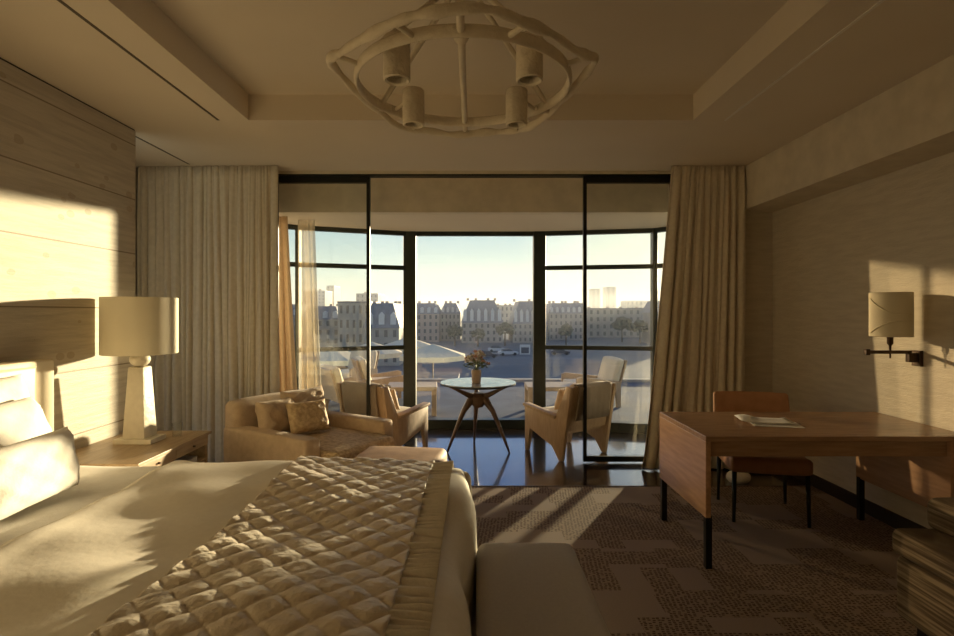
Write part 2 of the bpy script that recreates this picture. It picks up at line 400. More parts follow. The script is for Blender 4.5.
# ceiling with the sunken tray
bm = bmesh.new()
T0, T1, TY0, TY1, TZ = -1.58, 1.55, -0.9, 3.80, 2.985
box(bm, -3.3, T0, -1.6, 5.56, CE, 3.1); box(bm, T1, 3.1, -1.6, 5.56, CE, 3.1)
box(bm, T0, T1, TY1, 5.56, CE, 3.1); box(bm, T0, T1, -1.6, TY0, CE, 3.1)
box(bm, T0, T1, TY0, TY1, TZ, 3.1)
struct('ceiling', bm, M['ceiling'])
struct('trim_2', B(-1.80, -1.782, -0.9, 3.80, CE - 0.002, CE + 0.004), M['shadow_gap'])        # slim air slots along the tray
M['slot_white'] = mat('white slot diffuser', (0.80, 0.76, 0.70), 0.5)
struct('trim_3', B(1.765, 1.782, -0.9, 3.80, CE - 0.004, CE + 0.004), M['slot_white'])
struct('trim_4', B(-2.60, -2.585, 4.02, 4.93, CE - 0.003, CE + 0.004), M['shadow_gap'])

# left wall: board-clad panel wall that ends before the curtain recess
struct('wall_left', B(-2.62, WL, -1.6, 4.0, 0, CE - 0.012), M['planks'])
struct('trim_5', B(-2.60, WL - 0.006, -1.6, 4.0, CE - 0.012, CE), M['dark_trim'])
struct('wall_recess', B(-3.30, -3.15, 3.9, 5.4, 0, CE), M['plaster'])
struct('wall_right', B(WR, 3.0, -1.6, 5.4, 0, CE), M['plaster'])
struct('baseboard_right', B(WR - 0.015, WR, -1.6, YB, 0, 0.10, bev=0.003), M['dark_trim'])
struct('wall_front', B(-3.3, 3.0, -1.75, -1.6, 0, CE), M['plaster'])
DO = 1.93   # half opening of the sliding doors
struct('wall_back_left', B(-3.3, -DO, YB, 5.34, 0, CE), M['plaster'])
struct('wall_back_right', B(DO, 3.0, YB, 5.34, 0, CE), M['plaster'])
struct('baseboard_back', B(DO + 0.01, WR - 0.015, YB - 0.015, YB, 0, 0.10, bev=0.003), M['dark_trim'])
struct('wall_bulkhead', B(-3.3, 3.1, 5.44, 5.56, 2.458, CE), M['soffit'])
# beam box along the right wall
struct('trim_6', B(2.52, WR, -1.6, YB, 2.405, CE), M['soffit'])

# bay ceiling and facets
bay = [(-2.90, 5.60), (-2.03, 6.27), (-0.79, 6.77), (0.83, 6.77), (2.18, 6.50), (2.95, 5.60)]
struct('ceiling_bay', prism(bmesh.new(), [(-3.3, 5.50), (3.1, 5.50), (3.1, 5.7), (2.28, 6.64), (0.86, 6.93), (-0.84, 6.93), (-2.12, 6.42), (-3.3, 5.6)], 'z', 2.46, 2.62), M['ceiling'])
struct('wall_bay_left', B(-3.3, -2.86, 5.34, 5.70, 0, 2.46), M['plaster'])
struct('wall_bay_right', B(2.92, 3.1, 5.34, 5.70, 0, 2.46), M['plaster'])

HEAD, SILL = 2.41, 0.112
def facet(idx, a, b, transoms, base=True):
    a = Vector((*a, 0)); b = Vector((*b, 0)); d = (b - a); L = d.length; d.normalize()
    ang = math.atan2(d.y, d.x)
    T = Matrix.Translation(a) @ Matrix.Rotation(ang, 4, 'Z')
    root = thing('window_%d' % idx, None, None); root['kind'] = 'structure'; del_keys(root)
    root.matrix_world = T
    bm = bmesh.new()
    box(bm, 0, L, -0.03, 0.05, HEAD, 2.46)                # head
    box(bm, 0, L, -0.05, 0.07, 0.0, SILL)                  # solid dark plinth
    for z in transoms:
        box(bm, 0, L, -0.025, 0.035, z - 0.026, z + 0.026)
    mesh_obj('window_frame', bm, M['green_metal'], root)
    mesh_obj('window_glass', B(0.02, L - 0.02, 0.0, 0.006, SILL, HEAD), M['glass'], root)
    return root
def del_keys(o):
    for k in ('label', 'category', 'group'):
        if k in o: del o[k]
facet(1, bay[0], bay[1], (2.005, 1.015))
facet(2, bay[1], bay[2], (2.005, 1.015))
facet(3, bay[2], bay[3], ())
facet(4, bay[3], bay[4], (2.005, 1.015))
facet(5, bay[4], bay[5], (2.005, 1.015))
for i, (p, w) in enumerate(((bay[1], 0.022), (bay[2], 0.078), (bay[3], 0.076), (bay[4], 0.028))):
    struct('trim_%d' % (7 + i), B(p[0] - w, p[0] + w, p[1] - 0.05, p[1] + 0.06, 0, 2.46, bev=0.006), M['green_metal'])
t = tag(mesh_obj('window_handle', None or tube(tube(bmesh.new(), [(0, 0, 0), (0, -0.035, 0)], 0.010), [(0, -0.035, 0.0), (0, -0.035, -0.10)], 0.009), M['black_metal']),
        'small black lever handle on the left corner post of the bay window', 'handle')
t.location = (-0.79, 6.722, 1.46)

# sliding glass doors: two closed leaves, open in the middle
DY = 5.22
def leaf(idx, x0, x1, stile_at):
    root = thing('door_%d' % idx, None, None); root['kind'] = 'structure'; del_keys(root)
    root.location = (0, DY, 0)
    bm = bmesh.new()
    box(bm, x0, x1, -0.02, 0.02, 0.012, 0.062)
    box(bm, x0, x1, -0.022, 0.022, 2.700, 2.762)
    for x in (x0, x1):
        w = 0.016
        box(bm, x - w, x + w, -0.02, 0.02, 0.012, 2.762)
    mesh_obj('door_frame', bm, M['black_metal'], root)
    mesh_obj('glass_pane', B(x0 + 0.01, x1 - 0.01, -0.004, 0.004, 0.05, 2.71), M['glass'], root)
leaf(1, -1.90, -1.01, 1)
leaf(2, 1.08, 1.92, 0)
struct('trim_11', B(-DO, DO, DY - 0.05, DY + 0.05, 2.762, 2.776), M['black_metal'])
struct('trim_14', B(-DO, DO, DY - 0.05, DY + 0.12, 2.776, CE), M['soffit'])

# ------------------------------------------------------------------ curtains
def curtain(name, x0, x1, y, z0, z1, m, folds, amp, label, seed, x0b=None, x1b=None, gather=0.0, nz=26, thick=0.004):
    """x0..x1 at the top, x0b..x1b at the hem"""
    x0b = x0 if x0b is None else x0b; x1b = x1 if x1b is None else x1b
    r = random.Random(seed); n = folds * 12
    ph = [r.uniform(-2.2, 2.2) for _ in range(folds + 2)]
    am = [r.uniform(0.35, 1.3) for _ in range(folds + 2)]
    bm = bmesh.new(); g = []
    for j in range(nz + 1):
        t = j / nz; z = z0 + (z1 - z0) * t; row = []
        a = amp * (0.75 + 0.25 * math.cos(3 * t)) * (1.0 if t < 0.95 else 0.7)
        for i in range(n + 1):
            u = i / n; k = u * folds
            f0 = int(k) % (folds + 1)
            w = k - int(k)
            p = ph[f0] * (1 - w) + ph[f0 + 1] * w; q = am[f0] * (1 - w) + am[f0 + 1] * w
            xa = x0 + (x1 - x0) * u; xb = x0b + (x1b - x0b) * u; wz = math.sin(PI * u)
            x = xb + (xa - xb) * (t ** 0.8)
            c = 2 * PI * (k + 0.12 * p + 0.10 * math.sin(2.2 * t + p * 4))
            dy = a * q * math.sin(c) + 0.28 * a * math.sin(1.7 * c + 3 * t + p)
            x += 0.25 * a * math.cos(c) * q + wz * (0.016 * math.sin(u * 9 + t * 3.1 + seed) + 0.010 * math.sin(u * 23 - t * 4.0 + seed * 2)) * (1 - 0.7 * t)
            if t > 0.86: dy += 0.45 * a * math.sin(3 * c + p) * (t - 0.86) / 0.14; dy *= 1 - 0.35 * (t - 0.86) / 0.14
            row.append(bm.verts.new((x, y + dy, z)))
        g.append(row)
    for j in range(nz):
        for i in range(n):
            bm.faces.new((g[j][i], g[j][i + 1], g[j + 1][i + 1], g[j + 1][i]))
    o = mesh_obj(name, bm, m, smooth=True)
    md = o.modifiers.new('thick', 'SOLIDIFY'); md.thickness = thick
    return tag(o, label, 'curtain')
curtain('curtain', -3.10, -2.46, 5.00, 0.012, CE - 0.002, M['linen'], 9, 0.036, 'beige linen curtain left of the glass doors, outer panel farther from the glass', 3)
curtain('curtain', -2.48, -1.80, 4.98, 0.012, CE - 0.002, M['linen'], 9, 0.036, 'beige linen curtain hanging right against the left edge of the glass doors', 5)
curtain('curtain', 1.83, 2.50, 4.98, 0.012, CE - 0.002, M['linen'], 9, 0.040, 'beige linen curtain gathered beside the right glass door, flaring towards the floor', 9, x0b=1.54, x1b=2.50)
curtain('curtain', -2.12, -1.95, 5.66, 0.012, 2.455, M['orange_curtain'], 3, 0.03, 'narrow apricot curtain inside the bay behind the left glass door', 11, x1b=-1.80)
curtain('sheer_curtain', -1.90, -1.72, 5.86, 0.012, 2.455, M['sheer'], 3, 0.02, 'thin pale sheer curtain hanging in the bay beside the apricot curtain', 13, x0b=-1.88, x1b=-1.62, thick=0.001)

# ------------------------------------------------------------------ bed
bed = thing('bed', 'large bed with cream leather headboard against the board-clad left wall', 'bed', (-1.26, 1.92, 0))
def loc(bm, root):
    bm.transform(root.matrix_world.inverted() if False else Matrix.Translation(-Vector(root.location)) if abs(root.rotation_euler.z) < 1e-6 else (Matrix.Translation(Vector(root.location)) @ Matrix.Rotation(root.rotation_euler.z, 4, 'Z')).inverted())
    return bm
mesh_obj('bed_base', loc(B(-2.34, -0.16, 0.98, 2.84, 0.08, 0.34, bev=0.02), bed), M['headboard'], bed)
mesh_obj('mattress', loc(cushion(-2.34, -0.14, 0.96, 2.86, 0.34, 0.625, r=0.06, puff=0.008), bed), M['white_linen'], bed, smooth=True)
hb = mesh_obj('headboard', loc(B(-2.495, -2.365, 0.80, 3.055, 0.12, 1.19, bev=0.012), bed), M['headboard'], bed)
mesh_obj('headboard_pad', loc(cushion(-2.37, -2.345, 0.86, 2.90, 0.30, 1.16, r=0.02, puff=0.01), bed), M['headboard'], hb, smooth=True)
for x, y in ((-2.2, 1.05), (-2.2, 2.75), (-0.28, 1.05), (-0.28, 2.75)):
    mesh_obj('leg', loc(lathe(bmesh.new(), [(0.02, 0), (0.03, 0.082)], x, y, 0, 12), bed), M['dark_trim'], bed, smooth=True, autosm=40)

def drape(X, Y, x1, y0, y1, top, r=0.07, maxdrop=0.55, floor_flare=0.03):
    """fold flat cloth coords over the far, near and foot edges"""
    def fold(e):          # e = distance beyond the straight part
        if e <= 0: return 0.0, 0.0
        if e < r * PI / 2:
            a = e / r
            return r * math.sin(a), r * (1 - math.cos(a))
        d = e - r * PI / 2
        return r + floor_flare * min(1, d / 0.4), r + d
    ox, dx = fold(X - (x1 - r)); oy, dy = fold(Y - (y1 - r)); oz, dz = fold((y0 + r) - Y)
    x = min(X, x1 - r) + ox
    y = max(min(Y, y1 - r), y0 + r) + oy - oz
    return x, y, top - min(maxdrop, max(dx, dy, dz))

def cloth(x0, X1, Y0, Y1, nx, ny, x1, y0, y1, top, hf, thick=0.02, r=0.07, maxdrop=0.5, skip=None):
    bm = bmesh.new(); g = []
    for i in range(nx + 1):
        row = []
        for j in range(ny + 1):
            X = x0 + (X1 - x0) * i / nx; Y = Y0 + (Y1 - Y0) * j / ny
            row.append([X, Y, Vector(drape(X, Y, x1, y0, y1, top, r, maxdrop))])
        g.append(row)
    vs = {}
    for i in range(nx + 1):
        for j in range(ny + 1):
            a = g[max(i - 1, 0)][j][2]; b = g[min(i + 1, nx)][j][2]; c = g[i][max(j - 1, 0)][2]; d = g[i][min(j + 1, ny)][2]
            n = (b - a).cross(d - c)
            n = n.normalized() if n.length > 1e-9 else Vector((0, 0, 1))
            X, Y, p = g[i][j]
            vs[i, j] = bm.verts.new(p + n * hf(X, Y))
    for i in range(nx):
        for j in range(ny):
            bm.faces.new((vs[i, j], vs[i + 1, j], vs[i + 1, j + 1], vs[i, j + 1]))
    bmesh.ops.recalc_face_normals(bm, faces=bm.faces[:])
    return bm
def lump(X, Y):
    return 0.010 * math.sin(Y * 6.0 + X * 1.7 + 0.6) + 0.008 * math.sin(X * 4.3 - Y * 2.3) + 0.004 * math.sin(X * 11 + Y * 9) + 0.003 * math.sin(Y * 17 - X * 5)
# sheet at the head end, then duvet, then quilt with its ruffle
sh = mesh_obj('top_sheet', cloth(-2.33, -1.45, 0.55, 3.35, 34, 90, 9, 0.95, 2.88, 0.642, lambda X, Y: 0.006 + 0.5 * lump(X, Y) * (1 if X > -2.2 else 0.4), maxdrop=0.30), M['white_linen'], smooth=True)
sh.modifiers.new('t', 'SOLIDIFY').thickness = 0.004
tag(sh, 'smooth ivory sheet on the bed between the pillows and the duvet', 'sheet')
dv = mesh_obj('duvet', cloth(-1.56, 0.46, 0.47, 3.38, 80, 110, -0.02, 0.93, 2.91, 0.668,
              lambda X, Y: lump(X, Y) + 0.012 * max(0, 1 - abs(X + 1.52) * 14) + (0.018 * math.sin(Y * 5.5 + 0.5) if X > -0.08 else 0.018 * math.sin(Y * 5.5 + 0.5) * max(0, (X + 0.3) / 0.22) if X > -0.3 else 0),
              maxdrop=0.52, r=0.10), M['duvet'], smooth=True)
dv.modifiers.new('t', 'SOLIDIFY').thickness = 0.012
dv.modifiers['t'].offset = -1
tag(dv, 'ivory cotton duvet spread over the bed and hanging down at its foot', 'duvet')
def quilt_h(X, Y):
    c = 0.13; u = (X + Y) / c; v = (X - Y) / c
    du = abs(math.sin(PI * u)); dv_ = abs(math.sin(PI * v))
    puff = 0.0125 * (du * dv_) ** 0.42
    wr = 0.0012 * math.sin(X * 60 + 3 * math.sin(Y * 31)) * (du * dv_) + 0.0012 * math.sin(Y * 75 + 2.5 * math.sin(X * 40)) * du
    return 0.018 + lump(X, Y) + puff + wr
q = mesh_obj('quilt', cloth(-0.90, -0.205, 0.62, 3.22, 110, 380, 9, 0.915, 2.925, 0.668, quilt_h, r=0.10, maxdrop=0.26), M['quilt'], smooth=True)
q.modifiers.new('t', 'SOLIDIFY').thickness = 0.010
q.modifiers['t'].offset = -1
tag(q, 'sand coloured diamond quilted throw laid across the lower half of the bed', 'quilt')
def ruf(X, Y):
    e = (X + 0.205) / 0.10
    return 0.020 + lump(X, Y) + 0.015 * max(0, min(1, e + 0.25)) * (math.sin(Y * 165 + 2.6 * math.sin(Y * 19) + X * 24)) * (0.75 + 0.25 * math.sin(Y * 37)) + 0.003 * math.sin(Y * 61)
rf = mesh_obj('ruffle', cloth(-0.215, -0.105, 0.62, 3.22, 8, 1100, -0.02, 0.915, 2.925, 0.668, ruf, r=0.10, maxdrop=0.26), M['ruffle'], q, smooth=True)
rf['label'] = 'gathered ruffle border'

# pillows: plane of pillow = local XZ, thickness Y; rotate so that thickness points to +x (leaning on the headboard)
def put_pillow(name, w, h, t, cx, cy, cz, lean, yaw, label, m, seed=0, pinch=0.035):
    o = mesh_obj(name, pillow(w, h, t, seed=seed, pinch=pinch), m, smooth=True)
    o.rotation_euler = (R(-lean), 0, R(90 + yaw)); o.location = (cx, cy, cz)
    tag(o, label, 'pillow'); return o
put_pillow('pillow', 0.66, 0.50, 0.17, -2.225, 2.40, 0.90, 14, 0, 'white square pillow standing against the headboard at the far side of the bed', M['white_linen'], 1)
put_pillow('pillow', 0.70, 0.42, 0.19, -2.045, 2.27, 0.855, 24, 2, 'white pillow leaning in the middle of the pillow pile', M['white_linen'], 4)
put_pillow('pillow', 0.56, 0.27, 0.14, -1.80, 2.17, 0.805, 10, 3, 'small white rectangular pillow in front of the pile at the bed head', M['white_linen'], 6)
put_pillow('pillow', 0.64, 0.44, 0.18, -1.98, 1.62, 0.85, 22, -6, 'cream pillow at the left picture edge, nearest to the viewer', M['duvet'], 8)

# bench at the foot of the bed
bn = thing('bench', 'taupe upholstered bench at the foot of the bed', 'bench', (0.215, 1.62, 0))
mesh_obj('seat', loc(cushion(0.015, 0.425, 0.95, 2.30, 0.20, 0.487, r=0.045, puff=0.008, n=16), bn), M['bench'], bn, smooth=True)
for x in (0.06, 0.38):
    for y in (1.02, 2.22):
        mesh_obj('leg', loc(lathe(bmesh.new(), [(0.016, 0), (0.024, 0.205)], x, y, 0, 12), bn), M['dark_trim'], bn, smooth=True, autosm=40)

# ottoman between bed and lounge chair
ot = thing('ottoman', 'low tan leather ottoman between the bed and the lounge chair', 'ottoman', (-0.53, 3.66, 0), R(-8))
mesh_obj('top_cushion', cushion(-0.30, 0.30, -0.32, 0.34, 0.30, 0.465, r=0.04, puff=0.014), M['leather_tan'] if 'leather_tan' in M else M.setdefault('leather_tan', mat('tan leather', (0.42, 0.27, 0.15), 0.65, (0.33, 0.205, 0.11), 10, bump=0.1, bscale=80)), ot, smooth=True)
mesh_obj('base', B(-0.28, 0.28, -0.30, 0.30, 0.09, 0.31, bev=0.012), M['leather_tan'], ot)
for x in (-0.24, 0.24):
    for y in (-0.26, 0.26):
        mesh_obj('leg', lathe(bmesh.new(), [(0.016, 0), (0.022, 0.095)], x, y, 0, 12), M['dark_trim'], ot, smooth=True, autosm=40)

# ------------------------------------------------------------------ nightstand
NS = thing('nightstand', 'wide wooden nightstand with open shelf and drawers between bed and curtains', 'nightstand', (-2.2, 3.5, 0))
bm = bmesh.new()
box(bm, -2.495, -1.90, 3.065, 3.93, 0.572, 0.592, bev=0.003)         # top
box(bm, -2.495, -1.93, 3.065, 3.085, 0.10, 0.572, bev=0.002)          # sides
box(bm, -2.495, -1.93, 3.90, 3.93, 0.10, 0.572, bev=0.002)
box(bm, -2.495, -1.93, 3.085, 3.90, 0.10, 0.13, bev=0.002)           # bottom
box(bm, -2.495, -1.93, 3.085, 3.90, 0.385, 0.405, bev=0.002)         # shelf board
box(bm, -2.495, -2.475, 3.06, 3.90, 0.12, 0.572)                    # back
mesh_obj('body', loc(bm, NS), M['nightstand'], NS)
for y0, y1 in ((3.087, 3.477), (3.483, 3.898)):
    dr = mesh_obj('drawer', loc(B(-2.40, -1.912, y0, y1, 0.505, 0.569, bev=0.003), NS), M['nightstand'], NS)
    mesh_obj('knob', loc(lathe(bmesh.new(), [(0.0, -0.0), (0.007, 0.0), (0.006, 0.014), (0.0, 0.016)], 0, 0, 0, 12, cap=False).copy() if False else tube(bmesh.new(), [(-1.912, (y0 + y1) / 2, 0.537), (-1.898, (y0 + y1) / 2, 0.537)], 0.007, 12), NS), M['bronze'], dr)
    d2 = mesh_obj('drawer', loc(B(-2.40, -1.925, y0, y1, 0.135, 0.38, bev=0.003), NS), M['nightstand'], NS)
    mesh_obj('knob', loc(tube(bmesh.new(), [(-1.925, (y0 + y1) / 2, 0.26), (-1.908, (y0 + y1) / 2, 0.26)], 0.008, 12), NS), M['bronze'], d2)
for x in (-2.45, -1.97):
    for y in (3.09, 3.89):
        mesh_obj('leg', loc(B(x - 0.02, x + 0.02, y - 0.02 if y > 3.5 else y - 0.02, y + 0.02, 0, 0.10), NS), M['dark_trim'], NS)
# books lying in the open shelf
def book(x0, x1, y0, y1, z0, th, cm, label, rz=0):
    b = thing('book', label, 'book', ((x0 + x1) / 2, (y0 + y1) / 2, z0), R(rz), 'books on the nightstand shelf')
    hx, hy = (x1 - x0) / 2, (y1 - y0) / 2
    bm = bmesh.new()
    box(bm, -hx, hx, -hy, hy, 0, 0.003); box(bm, -hx, hx, -hy, hy, th - 0.003, th); box(bm, -hx, -hx + 0.004, -hy, hy, 0, th)
    mesh_obj('cover', bm, cm, b)
    mesh_obj('pages', B(-hx + 0.004, hx - 0.004, -hy + 0.004, hy - 0.004, 0.003, th - 0.003), M['paper'], b)
    return b
book(-2.16, -1.945, 3.22, 3.52, 0.405, 0.028, M['book_dark'], 'dark covered book at the bottom of the short pile in the nightstand shelf')
book(-2.15, -1.94, 3.24, 3.50, 0.433, 0.030, M['book_white'], 'pale book on top of the short pile in the nightstand shelf', 2)
book(-2.15, -1.95, 3.58, 3.82, 0.405, 0.034, M['book_white'], 'pale book lying alone at the far end of the nightstand shelf', -3)

# table lamp
TL = thing('table_lamp', 'white table lamp with square tapering foot and wide drum shade on the nightstand', 'lamp', (-2.22, 3.60, 0.592))
mesh_obj('plinth', B(-0.125, 0.125, -0.09, 0.09, 0.0, 0.032, bev=0.004), M['lamp_stone'], TL)
bm = bmesh.new()
def frust(bm, a, b, z0, z1):
    A = [bm.verts.new((sx * a, sy * a, z0)) for sx, sy in ((-1, -1), (1, -1), (1, 1), (-1, 1))]
    C = [bm.verts.new((sx * b, sy * b, z1)) for sx, sy in ((-1, -1), (1, -1), (1, 1), (-1, 1))]
    bm.faces.new(A[::-1]); bm.faces.new(C)
    for i in range(4): bm.faces.new((A[i], A[(i + 1) % 4], C[(i + 1) % 4], C[i]))
frust(bm, 0.074, 0.050, 0.032, 0.50)
bevelled(bm, 0.008, 2)
mesh_obj('body', bm, M['lamp_stone'], TL, smooth=True, autosm=35)
mesh_obj('ball', lathe(bmesh.new(), [(0.001, 0.495)] + [(0.062 * math.sin(a), 0.548 - 0.050 * math.cos(a)) for a in [PI * k / 14 for k in range(1, 14)]] + [(0.001, 0.599)], seg=28), M['lamp_stone'], TL, smooth=True)
mesh_obj('neck', lathe(bmesh.new(), [(0.010, 0.59), (0.010, 0.72)], seg=12), M['bronze'], TL)
shd = lathe(bmesh.new(), [(0.223, 0.585), (0.226, 0.587), (0.226, 0.958), (0.223, 0.960)], seg=56, cap=False)
o = mesh_obj('lamp_shade', shd, M['lampshade'], TL, smooth=True, autosm=50)
o.modifiers.new('t', 'SOLIDIFY').thickness = 0.004
bm = bmesh.new()
for k in range(3):
    a = 2 * PI * k / 3
    tube(bm, [(0, 0, 0.72), (0.223 * math.cos(a), 0.223 * math.sin(a), 0.72)], 0.003, 6)
mesh_obj('shade_ring', bm, M['bronze'], TL)
# small glass on the lamp plinth side
gl = thing('water_glass', 'small clear glass beside the foot of the table lamp', 'glass', (-2.055, 3.75, 0.592))
o = mesh_obj('body', lathe(bmesh.new(), [(0.001, 0.004), (0.030, 0.004), (0.033, 0.095), (0.031, 0.095), (0.028, 0.012), (0.001, 0.012)], seg=24, cap=False), M['glass'], gl, smooth=True)

# ------------------------------------------------------------------ lounge chair (facing right and a little towards the viewer)
LC = thing('lounge_chair', 'deep tan upholstered lounge chair with low arms in front of the left curtains', 'armchair', (-1.31, 4.44, 0), R(-32))
mesh_obj('base', cushion(-0.50, 0.46, -0.41, 0.41, 0.07, 0.30, r=0.02, puff=0.0), M['sofa'], LC, smooth=True)
for s in (-1, 1):
    mesh_obj('arm', cushion(-0.50, 0.46, s * 0.41 - 0.075, s * 0.41 + 0.055 if s > 0 else s * 0.41 + 0.075, 0.10, 0.545, r=0.025, puff=0.006, seed=s), M['sofa'], LC, smooth=True)
mesh_obj('backrest', cushion(-0.54, -0.36, -0.46, 0.43, 0.10, 0.74, r=0.05, puff=0.015), M['sofa'], LC, smooth=True)
mesh_obj('seat_cushion', cushion(-0.36, 0.60, -0.335, 0.335, 0.29, 0.445, r=0.045, puff=0.02, seed=3), M['sofa_light'], LC, smooth=True)
for x in (-0.44, 0.42):
    for y in (-0.38, 0.38):
        mesh_obj('leg', lathe(bmesh.new(), [(0.016, 0), (0.024, 0.075)], x, y, 0, 12), M['dark_trim'], LC, smooth=True, autosm=40)
def cush_at(root, w, h, t, lx, ly, lz, lean, yaw, label, m, seed):
    o = mesh_obj('cushion', pillow(w, h, t, seed=seed, pinch=0.09, wr=0.006), m, smooth=True)
    T = Matrix.Translation(Vector(root.location)) @ Matrix.Rotation(root.rotation_euler.z, 4, 'Z') @ Matrix.Translation((lx, ly, lz)) @ Matrix.Rotation(R(90 + yaw), 4, 'Z') @ Matrix.Rotation(R(-lean), 4, 'X')
    o.matrix_world = T
    return tag(o, label, 'cushion', 'cushions on the tan lounge chair')
cush_at(LC, 0.46, 0.34, 0.17, -0.25, 0.12, 0.63, 14, 0, 'large back cushion farthest from the viewer on the tan lounge chair', M['sofa'], 1)
cush_at(LC, 0.40, 0.30, 0.15, -0.20, -0.20, 0.61, 14, 8, 'plain tan cushion leaning at the near side of the lounge chair back', M['sofa'], 3)
cush_at(LC, 0.36, 0.27, 0.12, -0.02, -0.04, 0.60, 22, -14, 'gold textured cushion at the front of the lounge chair seat', M['sofa_light'], 5)

# ------------------------------------------------------------------ wooden armchairs in the bay
side = [(-0.17, 0), (-0.215, 0), (-0.345, 0.73), (-0.28, 0.74), (-0.13, 0.41), (0.28, 0.47), (0.345, 0.46), (0.345, 0.0), (0.305, 0.0), (0.265, 0.25), (-0.08, 0.13)]
def make_armchair(label, loc_, rz):
    t = thing('armchair', label, 'armchair', loc_, rz, 'wooden armchairs around the round table')
    for s in (-1, 1):
        bm = prism(bmesh.new(), side, 'y', s * 0.30 - 0.02, s * 0.30 + 0.02); bevelled(bm, 0.005, 2)
        mesh_obj('side_panel', bm, M['wood_chair'], t, smooth=True, autosm=30)
        bm = prism(bmesh.new(), [(-0.13, 0.405), (0.35, 0.470), (0.35, 0.50), (-0.14, 0.435)], 'y', s * 0.30 - 0.045, s * 0.30 + 0.045); bevelled(bm, 0.006, 2)
        mesh_obj('arm', bm, M['wood_chair'], t, smooth=True, autosm=30)
    bm = prism(bmesh.new(), [(-0.20, 0.30), (-0.235, 0.29), (-0.34, 0.735), (-0.31, 0.74)], 'y', -0.27, 0.27); bevelled(bm, 0.006, 2)
    mesh_obj('back_panel', bm, M['wood_chair'], t, smooth=True, autosm=30)
    bc = cushion(-0.05, 0.05, -0.255, 0.255, 0.0, 0.40, r=0.04, puff=0.02, seed=2)
    bc.transform(Matrix.Translation((-0.165, 0, 0.36)) @ Matrix.Rotation(R(-17), 4, 'Y'))
    mesh_obj('back_cushion', bc, M['sofa'], t, smooth=True)
    mesh_obj('seat_cushion', cushion(-0.20, 0.33, -0.262, 0.262, 0.31, 0.43, r=0.04, puff=0.02), M['cream'], t, smooth=True)
    mesh_obj('seat_frame', B(-0.18, 0.30, -0.27, 0.27, 0.25, 0.31, bev=0.004), M['wood_chair'], t)
    # cloth hanging over the top of the back
    bm = bmesh.new(); g = []
    prof = [(-0.235, 0.60), (-0.265, 0.71), (-0.295, 0.757), (-0.33, 0.755), (-0.358, 0.72), (-0.337, 0.58), (-0.305, 0.40)]
    for i in range(25):
        v = -0.23 + 0.46 * i / 24
        row = []
        for k, (a, b) in enumerate(prof):
            w = 0.010 * math.sin(v * 44 + k) * min(1, k / 4)
            row.append(bm.verts.new((a - abs(w) - 0.002, v, b)))
        g.append(row)
    for i in range(24):
        for k in range(len(prof) - 1):
            bm.faces.new((g[i][k], g[i + 1][k], g[i + 1][k + 1], g[i][k + 1]))
    o = mesh_obj('back_cover', bm, M['taupe_cloth'], t, smooth=True); o.modifiers.new('t', 'SOLIDIFY').thickness = 0.006
    return t
M['cream'] = mat('cream seat fabric', (0.66, 0.60, 0.48), 0.85, bump=0.15, bscale=90)
M['taupe_cloth'] = mat('taupe draped cloth', (0.34, 0.28, 0.22), 0.9, bump=0.2, bscale=90)
ach = make_armchair('wooden lounge armchair right of the round table, seen from behind', (1.005, 5.60, 0), R(124))
ach2 = dup(ach, (-0.93, 5.60, 0), R(57), 'wooden lounge armchair left of the round table, partly behind the glass door')
for a, (lx, ly), lab, rz in ((ach, (0.05, 0.02), 'small tan cushion on the right wooden armchair', 124), (ach2, (0.05, -0.02), 'small tan cushion on the left wooden armchair', 57)):
    cu = mesh_obj('cushion', pillow(0.36, 0.24, 0.11, seed=2), M['sofa'], smooth=True)
    cu.matrix_world = Matrix.Translation(Vector(a.location)) @ Matrix.Rotation(R(rz), 4, 'Z') @ Matrix.Translation((lx - 0.06, ly, 0.565)) @ Matrix.Rotation(R(90), 4, 'Z') @ Matrix.Rotation(R(-20), 4, 'X')
    tag(cu, lab, 'cushion', 'small cushions on the wooden armchairs')

# ------------------------------------------------------------------ round table with flowers
RT = thing('round_table', 'round pale topped table with three splayed dark legs in the bay window', 'table', (0.055, 5.72, 0), R(0))
mesh_obj('table_top', lathe(bmesh.new(), [(0.30, 0.690), (0.395, 0.700), (0.402, 0.708), (0.400, 0.714), (0.0005, 0.714)], seg=64, cap=False), M['table_top'], RT, smooth=True, autosm=30)
mesh_obj('rim', lathe(bmesh.new(), [(0.32, 0.676), (0.396, 0.692), (0.398, 0.700), (0.31, 0.690)], seg=64, cap=False), M['black_metal'], RT, smooth=True, autosm=30)
bm = bmesh.new(); hub = [(0.05, 0.45), (0.085, 0.50), (0.09, 0.56), (0.06, 0.60)]
lathe(bm, hub, seg=24)
mesh_obj('hub', bm, M['table_leg'], RT, smooth=True, autosm=40)
for k, ang in enumerate((-157, -23, 97)):
    a = R(ang); c, s = math.cos(a), math.sin(a)
    L0 = 0.35
    bm = bmesh.new()
    tube(bm, [(c * d, s * d, z) for d, z in ((L0, 0.0), (0.30, 0.12), (0.235, 0.27), (0.165, 0.42), (0.09, 0.52), (0.03, 0.555))], [0.011, 0.016, 0.021, 0.028, 0.042, 0.05], 12)
    lg = mesh_obj('leg', bm, M['table_leg'], RT, smooth=True)
for k, ang in enumerate((-157, -23, 97)):
    a = R(ang); c, s = math.cos(a), math.sin(a)
    mesh_obj('support_arm', tube(bmesh.new(), [(c * d, s * d, z) for d, z in ((0.02, 0.55), (0.12, 0.585), (0.24, 0.645), (0.345, 0.692))], [0.04, 0.028, 0.016, 0.010], 10), M['table_leg'], RT, smooth=True)

